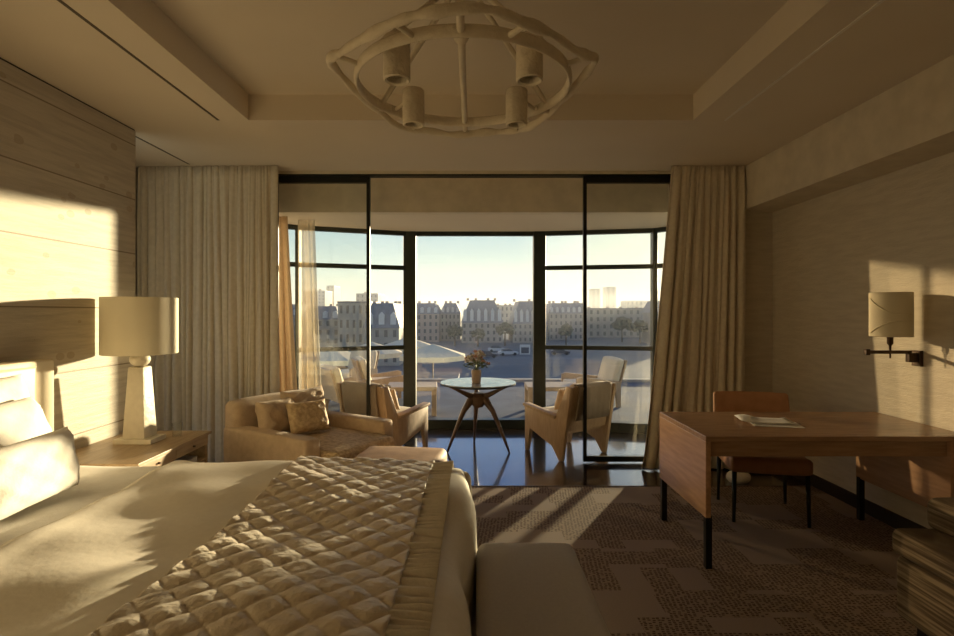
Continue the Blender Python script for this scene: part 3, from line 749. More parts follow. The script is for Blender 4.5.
FP = thing('flower_pot', 'beige pot of white and pink flowers standing on the round table', 'flower pot', (0.035, 5.66, 0.714))
mesh_obj('pot', lathe(bmesh.new(), [(0.0005, 0.0), (0.045, 0.0), (0.052, 0.11), (0.050, 0.135), (0.044, 0.135), (0.042, 0.12), (0.0005, 0.12)], seg=28, cap=False), M['pot'], FP, smooth=True, autosm=40)
mesh_obj('soil', lathe(bmesh.new(), [(0.0005, 0.121), (0.043, 0.121)], seg=20, cap=False), M['soil'], FP)
bm = bmesh.new()
for k in range(150):
    a = rnd.uniform(0, 2 * PI); el = rnd.uniform(0.1, 1.4); rr = rnd.uniform(0.05, 0.135)
    p = Vector((math.cos(a) * math.cos(el) * rr, math.sin(a) * math.cos(el) * rr, 0.15 + math.sin(el) * rr * 1.1))
    d = Vector((math.cos(a + rnd.uniform(-.6, .6)), math.sin(a + rnd.uniform(-.6, .6)), rnd.uniform(-0.5, 0.8))).normalized()
    s = d.cross(Vector((rnd.uniform(-1, 1), rnd.uniform(-1, 1), 1))).normalized(); l = rnd.uniform(0.03, 0.05); w = l * 0.3
    v = [bm.verts.new(q_) for q_ in (p, p + d * l * 0.5 + s * w, p + d * l, p + d * l * 0.5 - s * w)]
    bm.faces.new(v)
    if k % 5 == 0: tube(bm, [(0, 0, 0.12), p * 0.5 + Vector((0, 0, 0.07)), p], 0.0018, 5)
mesh_obj('foliage', bm, M['leaf'], FP)
def bloom(m_, r):
    bm = bmesh.new()
    for ring, (n, tilt) in enumerate(((6, 0.25), (5, 0.9))):
        for k in range(n):
            a = 2 * PI * k / n + ring * 0.4
            d = Vector((math.cos(a) * math.cos(tilt), math.sin(a) * math.cos(tilt), math.sin(tilt))); s = Vector((-math.sin(a), math.cos(a), 0))
            v = [bm.verts.new(q_) for q_ in (Vector((0, 0, 0)), d * r * 0.6 + s * r * 0.45, d * r + s * r * 0.2, d * r - s * r * 0.2, d * r * 0.6 - s * r * 0.45)]
            bm.faces.new(v)
    return bm
for k in range(28):
    a = k * 2.4; el = 0.25 + 1.1 * ((k * 0.37) % 1); rr = 0.125 + 0.02 * math.sin(k)
    o = mesh_obj('flower', bloom(None, 0.036), M['petal_white'] if k % 3 else M['petal_pink'], FP)
    o.location = (math.cos(a) * math.cos(el) * rr, math.sin(a) * math.cos(el) * rr, 0.15 + math.sin(el) * rr * 1.15)
    o.rotation_euler = (rnd.uniform(-.5, .5), rnd.uniform(-.5, .5), a)

# ------------------------------------------------------------------ desk, chair, sconce
DK = thing('desk', 'long reddish wooden writing desk on dark metal legs against the right wall', 'desk', (2.06, 3.42, 0))
mesh_obj('desk_top', loc(B(1.315, 2.835, 3.05, 3.81, 0.722, 0.752, bev=0.003), DK), M['desk'], DK)
for x0, x1 in ((1.315, 1.345), (2.70, 2.73)):
    mesh_obj('end_panel', loc(B(x0, x1, 3.05, 3.81, 0.29, 0.722, bev=0.003), DK), M['desk_side'], DK)
mesh_obj('apron', loc(B(1.345, 2.70, 3.075, 3.10, 0.632, 0.722, bev=0.002), DK), M['desk'], DK)
dr = mesh_obj('drawer', loc(B(1.36, 2.69, 3.10, 3.77, 0.64, 0.715, bev=0.002), DK), M['desk'], DK)
mesh_obj('brace_rail', loc(B(1.345, 2.70, 3.78, 3.805, 0.655, 0.722, bev=0.002), DK), M['desk'], DK)
for x in (1.318, 2.697):
    for y in (3.055, 3.765):
        mesh_obj('leg', loc(B(x, x + 0.036, y, y + 0.036, 0.0, 0.30, bev=0.003), DK), M['black_metal'], DK)
# paper folder on the desk
bm = bmesh.new(); g = []
for i in range(11):
    row = []
    for j in range(7):
        u, v = i / 10, j / 6
        z = 0.006 + 0.016 * max(0, math.sin(u * 2 * PI + 0.5)) * v + 0.012 * (abs(u - 0.5) * 2) ** 3 * (1 - v)
        row.append(bm.verts.new((-0.15 + 0.30 * u, -0.10 + 0.2 * v, z)))
    g.append(row)
for i in range(10):
    for j in range(6): bm.faces.new((g[i][j], g[i + 1][j], g[i + 1][j + 1], g[i][j + 1]))
pp = thing('brochure', 'open white brochure with curled pages lying on the wooden desk', 'brochure', (1.86, 3.46, 0.753), R(-14))
o = mesh_obj('open_pages', bm, M['paper'], pp, smooth=True); o.modifiers.new('t', 'SOLIDIFY').thickness = 0.002
mesh_obj('loose_sheet', B(-0.09, 0.19, -0.16, 0.02, 0.0, 0.002), M['paper'], pp)

DC = thing('desk_chair', 'rust leather desk chair with low back tucked under the far side of the desk', 'chair', (2.09, 3.93, 0), R(-102))
# local: forward +x (towards the viewer)
mesh_obj('seat', cushion(-0.24, 0.26, -0.26, 0.26, 0.345, 0.455, r=0.03, puff=0.012), M['leather'], DC, smooth=True)
bk = cushion(-0.025, 0.025, -0.265, 0.265, 0.0, 0.34, r=0.02, puff=0.008)
for v in bk.verts: v.co.x += 0.05 * (v.co.y / 0.265) ** 2
bk.transform(Matrix.Translation((-0.25, 0, 0.49)) @ Matrix.Rotation(R(-8), 4, 'Y'))
mesh_obj('backrest', bk, M['leather'], DC, smooth=True)
for y in (-0.20, 0.20):
    mesh_obj('back_post', tube(bmesh.new(), [(-0.22, y, 0.36), (-0.262, y, 0.60)], 0.012, 8), M['black_metal'], DC)
for x in (-0.21, 0.23):
    for y in (-0.23, 0.23):
        mesh_obj('leg', tube(bmesh.new(), [(x, y, 0.35), (x * 1.04, y * 1.03, 0.0)], [0.017, 0.012], 8), M['black_metal'], DC, smooth=True)

SCN = thing('wall_lamp', 'swing arm wall lamp with pleated cream drum shade beside the desk', 'lamp', (WR, 3.45, 1.10))
mesh_obj('wall_plate', B(-0.022, 0.0, -0.035, 0.035, 0.01, 0.11, bev=0.003), M['bronze'], SCN)
mesh_obj('joint', B(-0.075, -0.02, -0.018, 0.018, 0.035, 0.095, bev=0.004), M['bronze'], SCN)
mesh_obj('arm', B(-0.325, -0.05, -0.008, 0.008, 0.088, 0.110, bev=0.003), M['bronze'], SCN)
mesh_obj('arm_end', B(-0.345, -0.320, -0.014, 0.014, 0.080, 0.118, bev=0.003), M['bronze'], SCN)
mesh_obj('stem', lathe(bmesh.new(), [(0.005, 0.06), (0.006, 0.10), (0.008, 0.14), (0.018, 0.155), (0.018, 0.195), (0.008, 0.20), (0.008, 0.24)], -0.185, 0, 0, 14), M['bronze'], SCN, smooth=True, autosm=40)
shs = lathe(bmesh.new(), [(0.112, 0.198), (0.115, 0.200), (0.115, 0.478), (0.112, 0.480)], -0.180, 0, 0, seg=44, cap=False)
o = mesh_obj('lamp_shade', shs, M['lampshade'], SCN, smooth=True, autosm=50); o.modifiers.new('t', 'SOLIDIFY').thickness = 0.003
bm = bmesh.new()
for z0, z1 in ((0.44, 0.34), (0.22, 0.30)):
    pts = []
    for k in range(13):
        a = PI + R(-10) + R(120) * k / 12
        zz = z0 + (z1 - z0) * math.sin(PI / 2 * min(1, k / 9))
        pts.append((-0.180 + 0.117 * math.cos(a), 0.117 * math.sin(a), zz))
    tube(bm, pts, 0.004, 6)
mesh_obj('shade_band', bm, M['lampshade'], SCN, smooth=True)

# small white bundle by the curtain
o = mesh_obj('bundle', cushion(-0.09, 0.09, -0.06, 0.06, 0, 0.085, r=0.035, puff=0.015, seed=7), M['white_linen'], smooth=True)
o.location = (2.27, 4.62, 0.001); o.rotation_euler = (0, 0, R(15)); tag(o, 'small white cloth bundle on the floor beneath the right curtain', 'cloth')

# striped armchair cropped by the right picture edge
SA = thing('upholstered_chair', 'brown striped upholstered armchair cropped by the right picture edge', 'armchair', (2.32, 1.95, 0))
mesh_obj('base', loc(cushion(1.90, 2.80, 1.35, 2.44, 0.09, 0.365, r=0.03, puff=0.004), SA), M['tweed'], SA, smooth=True)
mesh_obj('seat_cushion', loc(cushion(1.885, 2.80, 1.36, 2.45, 0.368, 0.485, r=0.035, puff=0.012), SA), M['tweed'], SA, smooth=True)
mesh_obj('side_bolster', loc(cushion(2.04, 2.78, 2.12, 2.45, 0.48, 0.625, r=0.04, puff=0.008), SA), M['tweed'], SA, smooth=True)
for x in (1.97, 2.72):
    for y in (1.45, 2.34):
        mesh_obj('leg', loc(B(x - 0.025, x + 0.025, y - 0.025, y + 0.025, 0, 0.095), SA), M['dark_trim'], SA)
o = mesh_obj('cushion', pillow(0.40, 0.16, 0.14, seed=9), M['dark_fabric'], smooth=True)
o.location = (2.36, 2.05, 0.575); o.rotation_euler = (R(15), 0, 0); tag(o, 'dark brown cushion on the striped armchair at the right edge', 'cushion')

# ------------------------------------------------------------------ pendant light
PZ, PX, PY = 2.505, -0.045, 2.50
PD = thing('pendant_light', 'cast plaster ring chandelier with four downlight cylinders under the sunken ceiling', 'pendant light', (PX, PY, PZ))
def ringpts(R_, n=72): return [(R_ * math.cos(2 * PI * k / n), R_ * math.sin(2 * PI * k / n), 0) for k in range(n)]
bm = bmesh.new(); tube(bm, ringpts(0.485), 0.027, 10, closed=True, flat=0.42)
mesh_obj('inner_ring', bm, M['pendant'], PD, smooth=True)
# outer ring is a lens-like loop with pinched sides
ctl = [(-0.585, -0.21), (-0.565, -0.02), (-0.50, 0.24), (-0.40, 0.50), (-0.26, 0.60), (-0.10, 0.63), (0.10, 0.63), (0.26, 0.605), (0.40, 0.50), (0.50, 0.24), (0.565, -0.02), (0.585, -0.21),
       (0.52, -0.28), (0.38, -0.44), (0.22, -0.60), (0.08, -0.665), (-0.08, -0.665), (-0.22, -0.60), (-0.38, -0.44), (-0.52, -0.28)]
def catmull(P, n=6):
    out = []; m = len(P)
    for i in range(m):
        p0, p1, p2, p3 = (Vector((*P[(i + k - 1) % m], 0)) for k in range(4))
        for k in range(n):
            t = k / n
            out.append(0.5 * ((2 * p1) + (-p0 + p2) * t + (2 * p0 - 5 * p1 + 4 * p2 - p3) * t * t + (-p0 + 3 * p1 - 3 * p2 + p3) * t ** 3))
    return out
op = catmull([(a * 0.965, b * 0.985) for a, b in ctl])
for p in op: p.z = 0.02 * math.cos(2 * math.atan2(p.y, p.x)) + 0.006 * math.sin(p.x * 17 + p.y * 9)
rads = [0.021 + 0.006 * math.sin(i * 0.9) * math.sin(i * 0.37) for i in range(len(op))]
bm = bmesh.new(); tube(bm, op, rads, 10, closed=True, flat=0.75)
mesh_obj('outer_ring', bm, M['pendant'], PD, smooth=True)
bm = bmesh.new(); tube(bm, [(0.0, -0.665, 0.0), (0.0, 0.64, 0.0)], 0.015, 10)
mesh_obj('crossbar', bm, M['pendant'], PD, smooth=True, autosm=50)
bm = bmesh.new(); bmesh.ops.create_uvsphere(bm, u_segments=16, v_segments=10, radius=0.03)
o = mesh_obj('ball_joint', bm, M['pendant'], PD, smooth=True); o.location = (0, -0.44, 0.0)
for ang in (38, 142, 205, 335, 248, 292, 62, 118):
    a = R(ang); d = Vector((math.cos(a), math.sin(a), 0))
    b = min(op, key=lambda p: (p.normalized() - d).length)
    mesh_obj('spacer', tube(bmesh.new(), [d * 0.47, Vector((b.x, b.y, b.z))], 0.012, 8), M['pendant'], PD, smooth=True, autosm=50)
for i, (x, y) in enumerate(((-0.265, -0.30), (0.275, -0.30), (-0.255, 0.225), (0.265, 0.225))):
    bm = lathe(bmesh.new(), [(0.0005, 0.05), (0.050, 0.05), (0.055, 0.044), (0.055, -0.125), (0.049, -0.13), (0.040, -0.124), (0.040, -0.10)], x, y, 0.02, 32, cap=False)
    sp = mesh_obj('spotlight', bm, M['pendant'], PD, smooth=True, autosm=40)
    mesh_obj('lens', lathe(bmesh.new(), [(0.0005, -0.085), (0.040, -0.085)], x, y, 0.02, 24, cap=False), M['inner_dark'], sp)
    v = Vector((x, y, 0)).normalized()
    mesh_obj('spot_arm', tube(bmesh.new(), [(x + v.x * 0.04, y + v.y * 0.04, 0.03), (v.x * 0.48, v.y * 0.48, 0.005)], 0.010, 8), M['pendant'], PD, smooth=True, autosm=50)
for ang in (30, 150, 215, 325):
    a = R(ang)
    mesh_obj('suspension_rod', tube(bmesh.new(), [(0.48 * math.cos(a), 0.48 * math.sin(a), 0.01), (0.05 * math.cos(a), 0.05 * math.sin(a), TZ - PZ - 0.03)], 0.013, 8), M['pendant'], PD, smooth=True, autosm=50)
mesh_obj('ceiling_canopy', lathe(bmesh.new(), [(0.08, TZ - PZ - 0.045), (0.10, TZ - PZ - 0.035), (0.10, TZ - PZ - 0.001)], seg=32), M['pendant'], PD, smooth=True, autosm=40)

# ------------------------------------------------------------------ terrace outside
struct('floor_terrace', B(-9, 9, 6.9, 11.4, -0.20, -0.03), M['terrace'])
struct('trim_13', B(-9, 9, 11.4, 11.6, -0.20, 0.03), M['stone_far'])

def make_low_table(label, x, y, rz):
    t = thing('side_table', label, 'table', (x, y, -0.03), rz, 'low wooden tables on the terrace')
    mesh_obj('table_top', B(-0.36, 0.36, -0.30, 0.30, 0.36, 0.42, bev=0.006), M['wood_chair'], t)
    for sx in (-1, 1):
        for sy in (-1, 1):
            mesh_obj('leg', B(sx * 0.32 - 0.035, sx * 0.32 + 0.035, sy * 0.26 - 0.035, sy * 0.26 + 0.035, 0, 0.36, bev=0.004), M['wood_chair'], t)
    return t
def px(x, D): return (x - 473) * D / 540
tb = make_low_table('low wooden table on the terrace behind the right window post', px(551, 7.9), 7.95, 0)
dup(tb, (px(412, 7.9), 7.95, -0.03), R(4), 'low wooden table on the terrace behind the left window post')

def make_lounge(label, x, y, rz):
    t = thing('outdoor_chair', label, 'chair', (x, y, -0.03), rz, 'lounge chairs on the terrace')
    for s in (-1, 1):
        bm = prism(bmesh.new(), [(-0.36, 0), (-0.30, 0), (-0.28, 0.24), (0.28, 0.24), (0.30, 0), (0.36, 0), (0.36, 0.46), (0.30, 0.48), (-0.36, 0.40)], 'y', s * 0.34 - 0.025, s * 0.34 + 0.025)
        mesh_obj('side_frame', bm, M['wood_chair'], t)
    mesh_obj('seat_cushion', cushion(-0.30, 0.36, -0.31, 0.31, 0.24, 0.38, r=0.04, puff=0.02, n=9), M['canvas'], t, smooth=True)
    bc = cushion(-0.06, 0.06, -0.31, 0.31, 0, 0.46, r=0.045, puff=0.02, n=9); bc.transform(Matrix.Translation((-0.28, 0, 0.30)) @ Matrix.Rotation(R(-16), 4, 'Y'))
    mesh_obj('back_cushion', bc, M['canvas'], t, smooth=True)
    bc = bevelled(prism(bmesh.new(), [(-0.34, 0.28), (-0.37, 0.28), (-0.50, 0.72), (-0.47, 0.73)], 'y', -0.31, 0.31), 0.004)
    mesh_obj('back_panel', bc, M['wood_chair'], t)
    return t
lg = make_lounge('cream cushioned lounge chair on the terrace behind the right armchair', px(590, 8.7), 8.7, R(190))
dup(lg, (px(384, 8.9), 8.9, -0.03), R(20), 'cream cushioned lounge chair on the terrace left of the low table, nearer to the post')
dup(lg, (px(322, 8.4), 8.4, -0.03), R(50), 'leftmost cream cushioned lounge chair on the terrace behind the left glass door')
dup(lg, (px(350, 10.2), 10.2, -0.03), R(-120), 'cream cushioned lounge chair farthest back on the terrace, near its outer edge')

dup(lg, (px(356, 7.6), 7.6, -0.03), R(35), 'cream lounge chair nearest to the bay glass, seen through the left glass door')
# lower terrace with cream parasols
struct('floor_lower_terrace', B(-18, -1.0, 24, 40, -3.4, -3.0), M['terrace'])
def make_parasol(label, x, y, z, sc=1.0):
    t = thing('parasol', label, 'parasol', (x, y, z), 0, 'cream parasols on the lower terrace')
    mesh_obj('pole', lathe(bmesh.new(), [(0.03, 0), (0.025, 2.75)], seg=10), M['wood_chair'], t)
    mesh_obj('base', lathe(bmesh.new(), [(0.35, 0), (0.33, 0.08), (0.04, 0.12)], seg=20), M['stone_far'], t)
    bm = bmesh.new(); n = 8; Rr = 1.85 * sc
    apex = bm.verts.new((0, 0, 2.75)); e = []; f = []
    for k in range(n):
        a = 2 * PI * (k + 0.5) / n
        e.append(bm.verts.new((Rr * math.cos(a), Rr * math.sin(a), 2.15))); f.append(bm.verts.new((Rr * math.cos(a), Rr * math.sin(a), 1.90)))
    for k in range(n):
        bm.faces.new((apex, e[k], e[(k + 1) % n])); bm.faces.new((e[k], f[k], f[(k + 1) % n], e[(k + 1) % n]))
    o = mesh_obj('canopy', bm, M['canvas'], t); o.modifiers.new('t', 'SOLIDIFY').thickness = 0.02
    return t
pr = make_parasol('wide cream parasol seen through the centre pane, left of the flowers', px(433, 29), 29, -3.0)
dup(pr, (px(372, 31), 31, -3.0), R(10), 'cream parasol seen behind the left door stile')
dup(pr, (px(330, 27), 27, -3.0), R(20), 'leftmost cream parasol, behind the left glass door')
dup(pr, (px(408, 37), 37, -3.0), R(5), 'farthest cream parasol, hidden partly by the left window post')
tb2 = dup(tb, (px(452, 27), 26.6, -3.0), R(20), 'low wooden table on the lower terrace under the wide parasol')
for k, (x_, D_) in enumerate(((425, 26.5), (446, 30.5), (352, 27), (395, 30))):
    dup(lg, (px(x_, D_), D_, -3.0), R(60 * k), ['cream chair on the lower terrace in front of the wide parasol pole', 'cream chair on the lower terrace behind the wide parasol pole', 'cream chair on the lower terrace near the leftmost parasol', 'cream chair on the lower terrace left of the thick window post'][k])

# ------------------------------------------------------------------ city
struct('ground', B(-900, 900, 24, 1500, -9.0, -8.0), M['street'])
def building(label, p0, p1, D, ytop, kind='mansard', wm='stone_far', floors=4, cols=5, depth=14, chim=3, base=-8.0, name='building', roofh=None):
    x0, x1 = px(p0, D), px(p1, D); zt = CAMZ + (312 - ytop) * D / 540
    w = x1 - x0; H = zt - base
    t = thing(name, label, 'building', ((x0 + x1) / 2, D, base))
    depth = min(depth, 22)
    rh = roofh if roofh else (H * 0.28 if kind == 'mansard' else 0)
    hh = H - rh
    mesh_obj('wall', B(-w / 2, w / 2, 0, depth, 0, hh), M[wm], t)
    if kind == 'mansard':
        ins = min(rh * 0.45, w * 0.2)
        bm = bmesh.new(); A = [bm.verts.new(v) for v in ((-w / 2 - .2, -.2, hh), (w / 2 + .2, -.2, hh), (w / 2 + .2, depth, hh), (-w / 2 - .2, depth, hh))]
        C = [bm.verts.new(v) for v in ((-w / 2 + ins, ins, hh + rh), (w / 2 - ins, ins, hh + rh), (w / 2 - ins, depth - ins, hh + rh), (-w / 2 + ins, depth - ins, hh + rh))]
        bm.faces.new(A[::-1]); bm.faces.new(C)
        for i in range(4): bm.faces.new((A[i], A[(i + 1) % 4], C[(i + 1) % 4], C[i]))
        rf_ = mesh_obj('roof', bm, M['zinc'], t)
        dn = max(2, cols - 1); base_d = None
        for k in range(dn):
            x = -w / 2 + w * (k + 0.5) / dn
            dw = min(w / dn * 0.24, 0.9)
            if base_d is None:
                bm = bmesh.new(); box(bm, -dw, dw, 0.0, ins, 0, rh * 0.42); prism(bm, [(-dw * 1.15, rh * 0.42), (dw * 1.15, rh * 0.42), (0, rh * 0.56)], 'y', -0.1, ins)
                base_d = mesh_obj('dormer', bm, M['win_white'], t); base_d.location = (x, 0.0, hh + rh * 0.08)
            else:
                d_ = base_d.copy(); COL.objects.link(d_); d_.parent = t; d_.location = (x, 0.0, hh + rh * 0.08)
    else:
        mesh_obj('roof', B(-w / 2 - .15, w / 2 + .15, -.15, depth, hh, hh + 0.35), M['zinc'], t)
    if chim:
        c0 = None
        for k in range(chim):
            x = -w / 2 + w * (k + 0.5 + 0.25 * math.sin(k * 3 + p0)) / chim
            if c0 is None:
                cw = max(0.3, D / 540 * 1.3)
                c0 = mesh_obj('chimney', B(-cw, cw, depth * 0.4, depth * 0.4 + cw * 2, 0, D / 540 * 2.6), M['stone_pink'], t); c0.location = (x, 0, hh + rh)
            else:
                c_ = c0.copy(); COL.objects.link(c_); c_.parent = t; c_.location = (x, 0, hh + rh)
    if floors:
        fh = hh / floors; cwid = w / cols; w0 = None
        for i in range(floors):
            for j in range(cols):
                pos = (-w / 2 + cwid * (j + 0.5), -0.04, fh * (i + 0.28))
                if w0 is None:
                    w0 = mesh_obj('window', B(-cwid * 0.19, cwid * 0.19, 0, 0.2, 0, fh * 0.55), M['win_dark'], t); w0.location = pos
                else:
                    q_ = w0.copy(); COL.objects.link(q_); q_.parent = t; q_.location = pos
    return t
building('grey mansard house with white dormers, between left door stile and window post', 364, 399, 95, 303, 'mansard', 'stone_far', 3, 4, 18, 5, roofh=4.4)
building('pale flat-roofed house front behind the left glass door', 338, 370, 105, 303, 'flat', 'stone_pale', 4, 5, 16, 3)
building('grey house at the left, below the tower block', 300, 340, 120, 306, 'mansard', 'stone_far', 4, 5, 16, 3)
building('tall pale tower block rising at the far left of the skyline', 303, 325, 420, 291, 'flat', 'stone_pale', 10, 6, 40, 2)
building('slim pale tower beside the left tower block', 326.5, 334, 455, 286, 'flat', 'stone_pale', 12, 2, 30, 0)
building('flat concrete block right of the left door stile, on the skyline', 356, 378, 330, 294, 'flat', 'stone_far', 7, 5, 40, 1)
building('stone house at the left edge of the centre pane', 405, 439, 170, 303, 'mansard', 'stone_pink', 4, 6, 20, 4)
building('narrow grey house second from the left in the centre pane', 440.5, 460, 176, 303, 'mansard', 'stone_far', 4, 5, 20, 3)
building('big dark mansard building in the middle of the centre pane', 461.5, 503, 165, 300, 'mansard', 'stone_far', 3, 7, 24, 4, roofh=7)
building('low distant house row in the gap of the centre pane', 496, 522, 260, 306, 'flat', 'stone_pale', 4, 6, 24, 4)
building('dark mansard building at the right edge of the centre pane', 513, 547.5, 165, 301, 'mansard', 'stone_far', 3, 7, 24, 3, roofh=7)
building('long grey house with many chimneys right of the right window post', 549, 588, 180, 303, 'mansard', 'stone_far', 4, 8, 24, 6)
building('broad building with pale roof edge behind the right glass door', 588, 668, 200, 309, 'flat', 'stone_far', 4, 12, 30, 5)
building('left one of two rounded towers on the right skyline', 592, 600, 900, 289, 'flat', 'stone_far', 12, 2, 30, 0)
building('taller right one of two towers on the right skyline', 606, 616, 900, 287, 'flat', 'stone_far', 12, 2, 30, 0)
building('low pale slab on the far skyline behind the right glass door', 626, 652, 600, 301, 'flat', 'stone_pale', 4, 6, 40, 0)
building('dark house at the far right, seen beside the right curtain', 664, 690, 150, 300, 'mansard', 'stone_far', 4, 4, 20, 3)
# background rows further left and right (seen from a step aside)
building('plain house row left of the bay, beyond the curtain', 230, 300, 140, 304, 'mansard', 'stone_far', 4, 9, 20, 4)

def make_tree(label, x, y, h, s):
    r = random.Random(s)
    t = thing('tree', label, 'tree', (x, y, -8), 0, 'trees on the square')
    mesh_obj('trunk', lathe(bmesh.new(), [(0.28, 0), (0.18, h * 0.6)], seg=10), M['bark'], t)
    bm = bmesh.new()
    for k in range(70):
        a = r.uniform(0, 2 * PI); el = r.uniform(-0.6, 1.5); rr = r.uniform(0.3, 1) ** 0.5 * h * 0.36
        c = Vector((math.cos(a) * math.cos(el) * rr, math.sin(a) * math.cos(el) * rr, h * 0.66 + math.sin(el) * rr * 0.8))
        bmesh.ops.create_icosphere(bm, subdivisions=1, radius=h * r.uniform(0.06, 0.11), matrix=Matrix.Translation(c))
    for v in bm.verts: v.co += Vector((r.uniform(-1, 1), r.uniform(-1, 1), r.uniform(-1, 1))) * h * 0.02
    mesh_obj('crown', bm, M['tree'], t)
    return t
for k, (p_, D_, h_) in enumerate(((455, 150, 6.0), (478, 148, 5.0), (505, 150, 6.5), (566, 155, 6), (622, 170, 8), (640, 165, 7))):
    make_tree(['round tree in front of the houses, above the parasol', 'small round tree below the big mansard building', 'round tree below the gap between two mansard buildings',
               'round tree behind the pane right of the thick right post', 'large round tree behind the right glass door', 'rightmost round tree behind the right glass door'][k], px(p_, D_), D_, h_, k)
def added_shade_tree(label, x, y, zb, zt, hw, s):
    r = random.Random(s)
    t = thing('tree', label, 'tree', (x, y, -8), 0, 'unseen trees added for shade')
    mesh_obj('trunk', lathe(bmesh.new(), [(0.3, 0), (0.2, zb + 8.6)], seg=10), M['bark'], t)
    bm = bmesh.new()
    for k in range(260):
        c = Vector((r.uniform(-hw + .3, hw - .3), r.uniform(-0.6, 0.6), 8 + r.uniform(zb + .3, zt - .3)))
        bmesh.ops.create_icosphere(bm, subdivisions=1, radius=r.uniform(0.28, 0.5), matrix=Matrix.Translation(c))
    for v in bm.verts: v.co += Vector((r.uniform(-1, 1), r.uniform(-1, 1), r.uniform(-1, 1))) * 0.08
    mesh_obj('crown', bm, M['tree'], t)
added_shade_tree('unseen clipped tree behind the right curtain, added to shade the bench and lower bed', 11.1, 17.0, 1.25, 5.0, 2.1, 3)  # added out of view to keep low sun off bench and lower bed
# white billboard on the square and parked cars
bb = thing('billboard', 'white framed billboard with a dark panel on the far side of the square', 'billboard', (px(525, 120), 120, -8))
mesh_obj('panel', B(-1.15, 1.15, 0, 0.15, -0.1, 2.2), M['win_white'], bb)
mesh_obj('poster', B(-0.85, 0.85, -0.03, 0, 0.3, 1.6), M['car_dark'], bb)
def make_car(label, x, y, rz, m):
    t = thing('car', label, 'car', (x, y, -8), rz, 'cars parked on the square')
    body = bevelled(prism(bmesh.new(), [(-2.1, 0.3), (2.1, 0.3), (2.15, 0.75), (1.2, 0.9), (-2.05, 0.95), (-2.15, 0.6)], 'y', -0.85, 0.85), 0.08)
    mesh_obj('body', body, m, t)
    mesh_obj('cabin', bevelled(prism(bmesh.new(), [(-1.6, 0.9), (1.1, 0.88), (0.4, 1.42), (-1.2, 1.45)], 'y', -0.75, 0.75), 0.08), M['win_dark'], t)
    for sx in (-1.35, 1.35):
        for sy in (-0.86, 0.86):
            mesh_obj('wheel', prism(bmesh.new(), [(sx + 0.33 * math.cos(2 * PI * k / 16), 0.33 + 0.33 * math.sin(2 * PI * k / 16)) for k in range(16)], 'y', sy - 0.1, sy + 0.1), M['tyre'], t)
    return t
for k, (p_, D_, rz, m_) in enumerate(((497, 128, 0, 'car_paint'), (508, 118, 10, 'car_paint'), (487, 112, 5, 'car_dark'), (560, 120, 0, 'car_dark'))):
    make_car(['white car parked farthest back on the square', 'white car parked just left of the billboard', 'dark car parked nearest on the square left of the white cars', 'dark car parked right of the billboard, behind the right post'][k], px(p_, D_), D_, R(rz), M[m_])

# thin evening haze over the town
hz = mesh_obj('haze', B(-900, 900, 60, 1000, -7.5, 24), None)
hm = bpy.data.materials.new('evening haze'); hm.use_nodes = True; hm.node_tree.nodes.clear()
ho = nn(hm.node_tree, 'ShaderNodeOutputMaterial'); hv = nn(hm.node_tree, 'ShaderNodeVolumeScatter')
hv.inputs['Density'].default_value = 0.0009; hv.inputs['Anisotropy'].default_value = 0.25; hv.inputs['Color'].default_value = (0.95, 0.96, 1.0, 1)
hm.node_tree.links.new(hv.outputs[0], ho.inputs['Volume']); hz.data.materials.append(hm)
tag(hz, 'pale evening haze lying over the distant town', 'haze', kind='stuff')

# ------------------------------------------------------------------ light
AZ, EL = R(31.0), R(4.25)
sun = bpy.data.lights.new('sun', 'SUN'); sun.energy = 13.7; sun.angle = R(1.2); sun.color = (1.0, 0.80, 0.50)
so = bpy.data.objects.new('sun', sun); COL.objects.link(so)
d = Vector((-math.sin(AZ) * math.cos(EL), -math.cos(AZ) * math.cos(EL), -math.sin(EL)))
so.rotation_euler = d.to_track_quat('-Z', 'Y').to_euler(); so.location = (20, 40, 6)
# low sun thrown back by the glazed facades to the left of the view
s2 = bpy.data.lights.new('facade_glint', 'SUN'); s2.energy = 0.6; s2.angle = R(1.2); s2.color = (1.0, 0.68, 0.34)
s2o = bpy.data.objects.new('facade_glint', s2); COL.objects.link(s2o)
d2 = Vector((math.sin(R(40)), -math.cos(R(40)), -math.tan(R(9.5)))).normalized()
s2o.rotation_euler = d2.to_track_quat('-Z', 'Y').to_euler(); s2o.location = (-20, 40, 6)

d3 = Vector((math.sin(R(44)), -math.cos(R(44)), -math.tan(R(9.0)))).normalized()
s3 = bpy.data.lights.new('window_pane_glint', 'SPOT'); s3.energy = 45000; s3.color = (1.0, 0.70, 0.36)
s3.spot_size = 2 * math.atan(1.15 / 45); s3.spot_blend = 0.35; s3.shadow_soft_size = 0.35
s3o = bpy.data.objects.new('window_pane_glint', s3); COL.objects.link(s3o)
s3o.location = Vector((2.85, 3.30, 1.12)) - d3 * 45; s3o.rotation_euler = d3.to_track_quat('-Z', 'Y').to_euler()

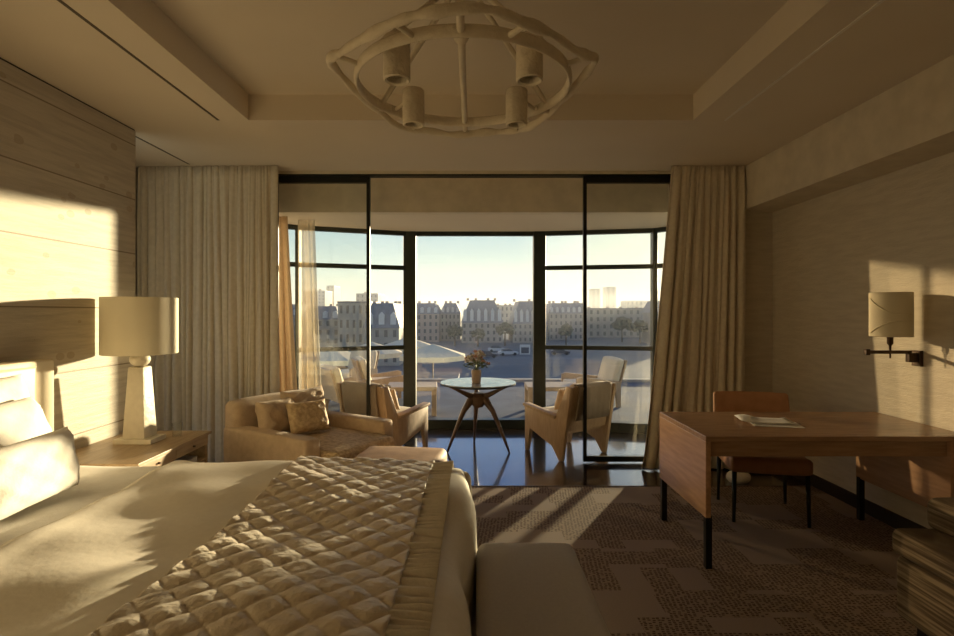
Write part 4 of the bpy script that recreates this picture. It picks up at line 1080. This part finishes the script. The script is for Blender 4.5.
w = bpy.data.worlds.new('sky'); SC.world = w; w.use_nodes = True
nt = w.node_tree; nt.nodes.clear(); L = nt.links.new
out = nn(nt, 'ShaderNodeOutputWorld'); bg = nn(nt, 'ShaderNodeBackground'); L(bg.outputs[0], out.inputs[0])
tc = nn(nt, 'ShaderNodeTexCoord'); sp = nn(nt, 'ShaderNodeSeparateXYZ'); L(tc.outputs['Generated'], sp.inputs[0])
cr = nn(nt, 'ShaderNodeValToRGB'); e = cr.color_ramp.elements
e[0].position = 0.0; e[0].color = (0.86, 0.82, 0.60, 1)
e[1].position = 1.0; e[1].color = (0.12, 0.18, 0.32, 1)
for p, c in ((0.03, (0.72, 0.74, 0.56)), (0.07, (0.60, 0.70, 0.60)), (0.15, (0.39, 0.54, 0.57)), (0.21, (0.20, 0.33, 0.58)), (0.30, (0.13, 0.23, 0.48)), (0.5, (0.17, 0.26, 0.44))):
    x = e.new(p); x.color = (*c, 1)
L(sp.outputs['Z'], cr.inputs[0])
# warmer and brighter towards the sun's azimuth
dp = nn(nt, 'ShaderNodeVectorMath', operation='DOT_PRODUCT'); dp.inputs[1].default_value = (math.sin(AZ), math.cos(AZ), 0.09); L(tc.outputs['Generated'], dp.inputs[0])
mr = nn(nt, 'ShaderNodeMapRange'); mr.inputs['From Min'].default_value = 0.90; mr.inputs['From Max'].default_value = 1.0; mr.inputs['To Min'].default_value = 0; mr.inputs['To Max'].default_value = 0.75
L(dp.outputs['Value'], mr.inputs['Value'])
mx = nn(nt, 'ShaderNodeMixRGB'); mx.inputs[2].default_value = (1.05, 1.0, 0.74, 1); L(mr.outputs[0], mx.inputs[0]); L(cr.outputs[0], mx.inputs[1])
L(mx.outputs[0], bg.inputs['Color']); bg.inputs['Strength'].default_value = 1.05

# ------------------------------------------------------------------ camera and render look
cam = bpy.data.cameras.new('camera'); co = bpy.data.objects.new('camera', cam); COL.objects.link(co)
co.location = (0, 0, CAMZ); co.rotation_euler = (R(90), 0, 0)
cam.sensor_width = 36; cam.lens = 540 / 954 * 36; cam.shift_x = 4 / 954; cam.shift_y = -6 / 954
cam.clip_start = 0.05; cam.clip_end = 3000
SC.camera = co
SC.view_settings.view_transform = 'Standard'; SC.view_settings.look = 'None'
SC.view_settings.exposure = 0.42; SC.view_settings.gamma = 1.0; SC.view_settings.use_curve_mapping = False
SC.cycles.use_denoising = True
SC.cycles.max_bounces = 10; SC.cycles.diffuse_bounces = 7; SC.cycles.transparent_max_bounces = 16
SC.cycles.sample_clamp_indirect = 6
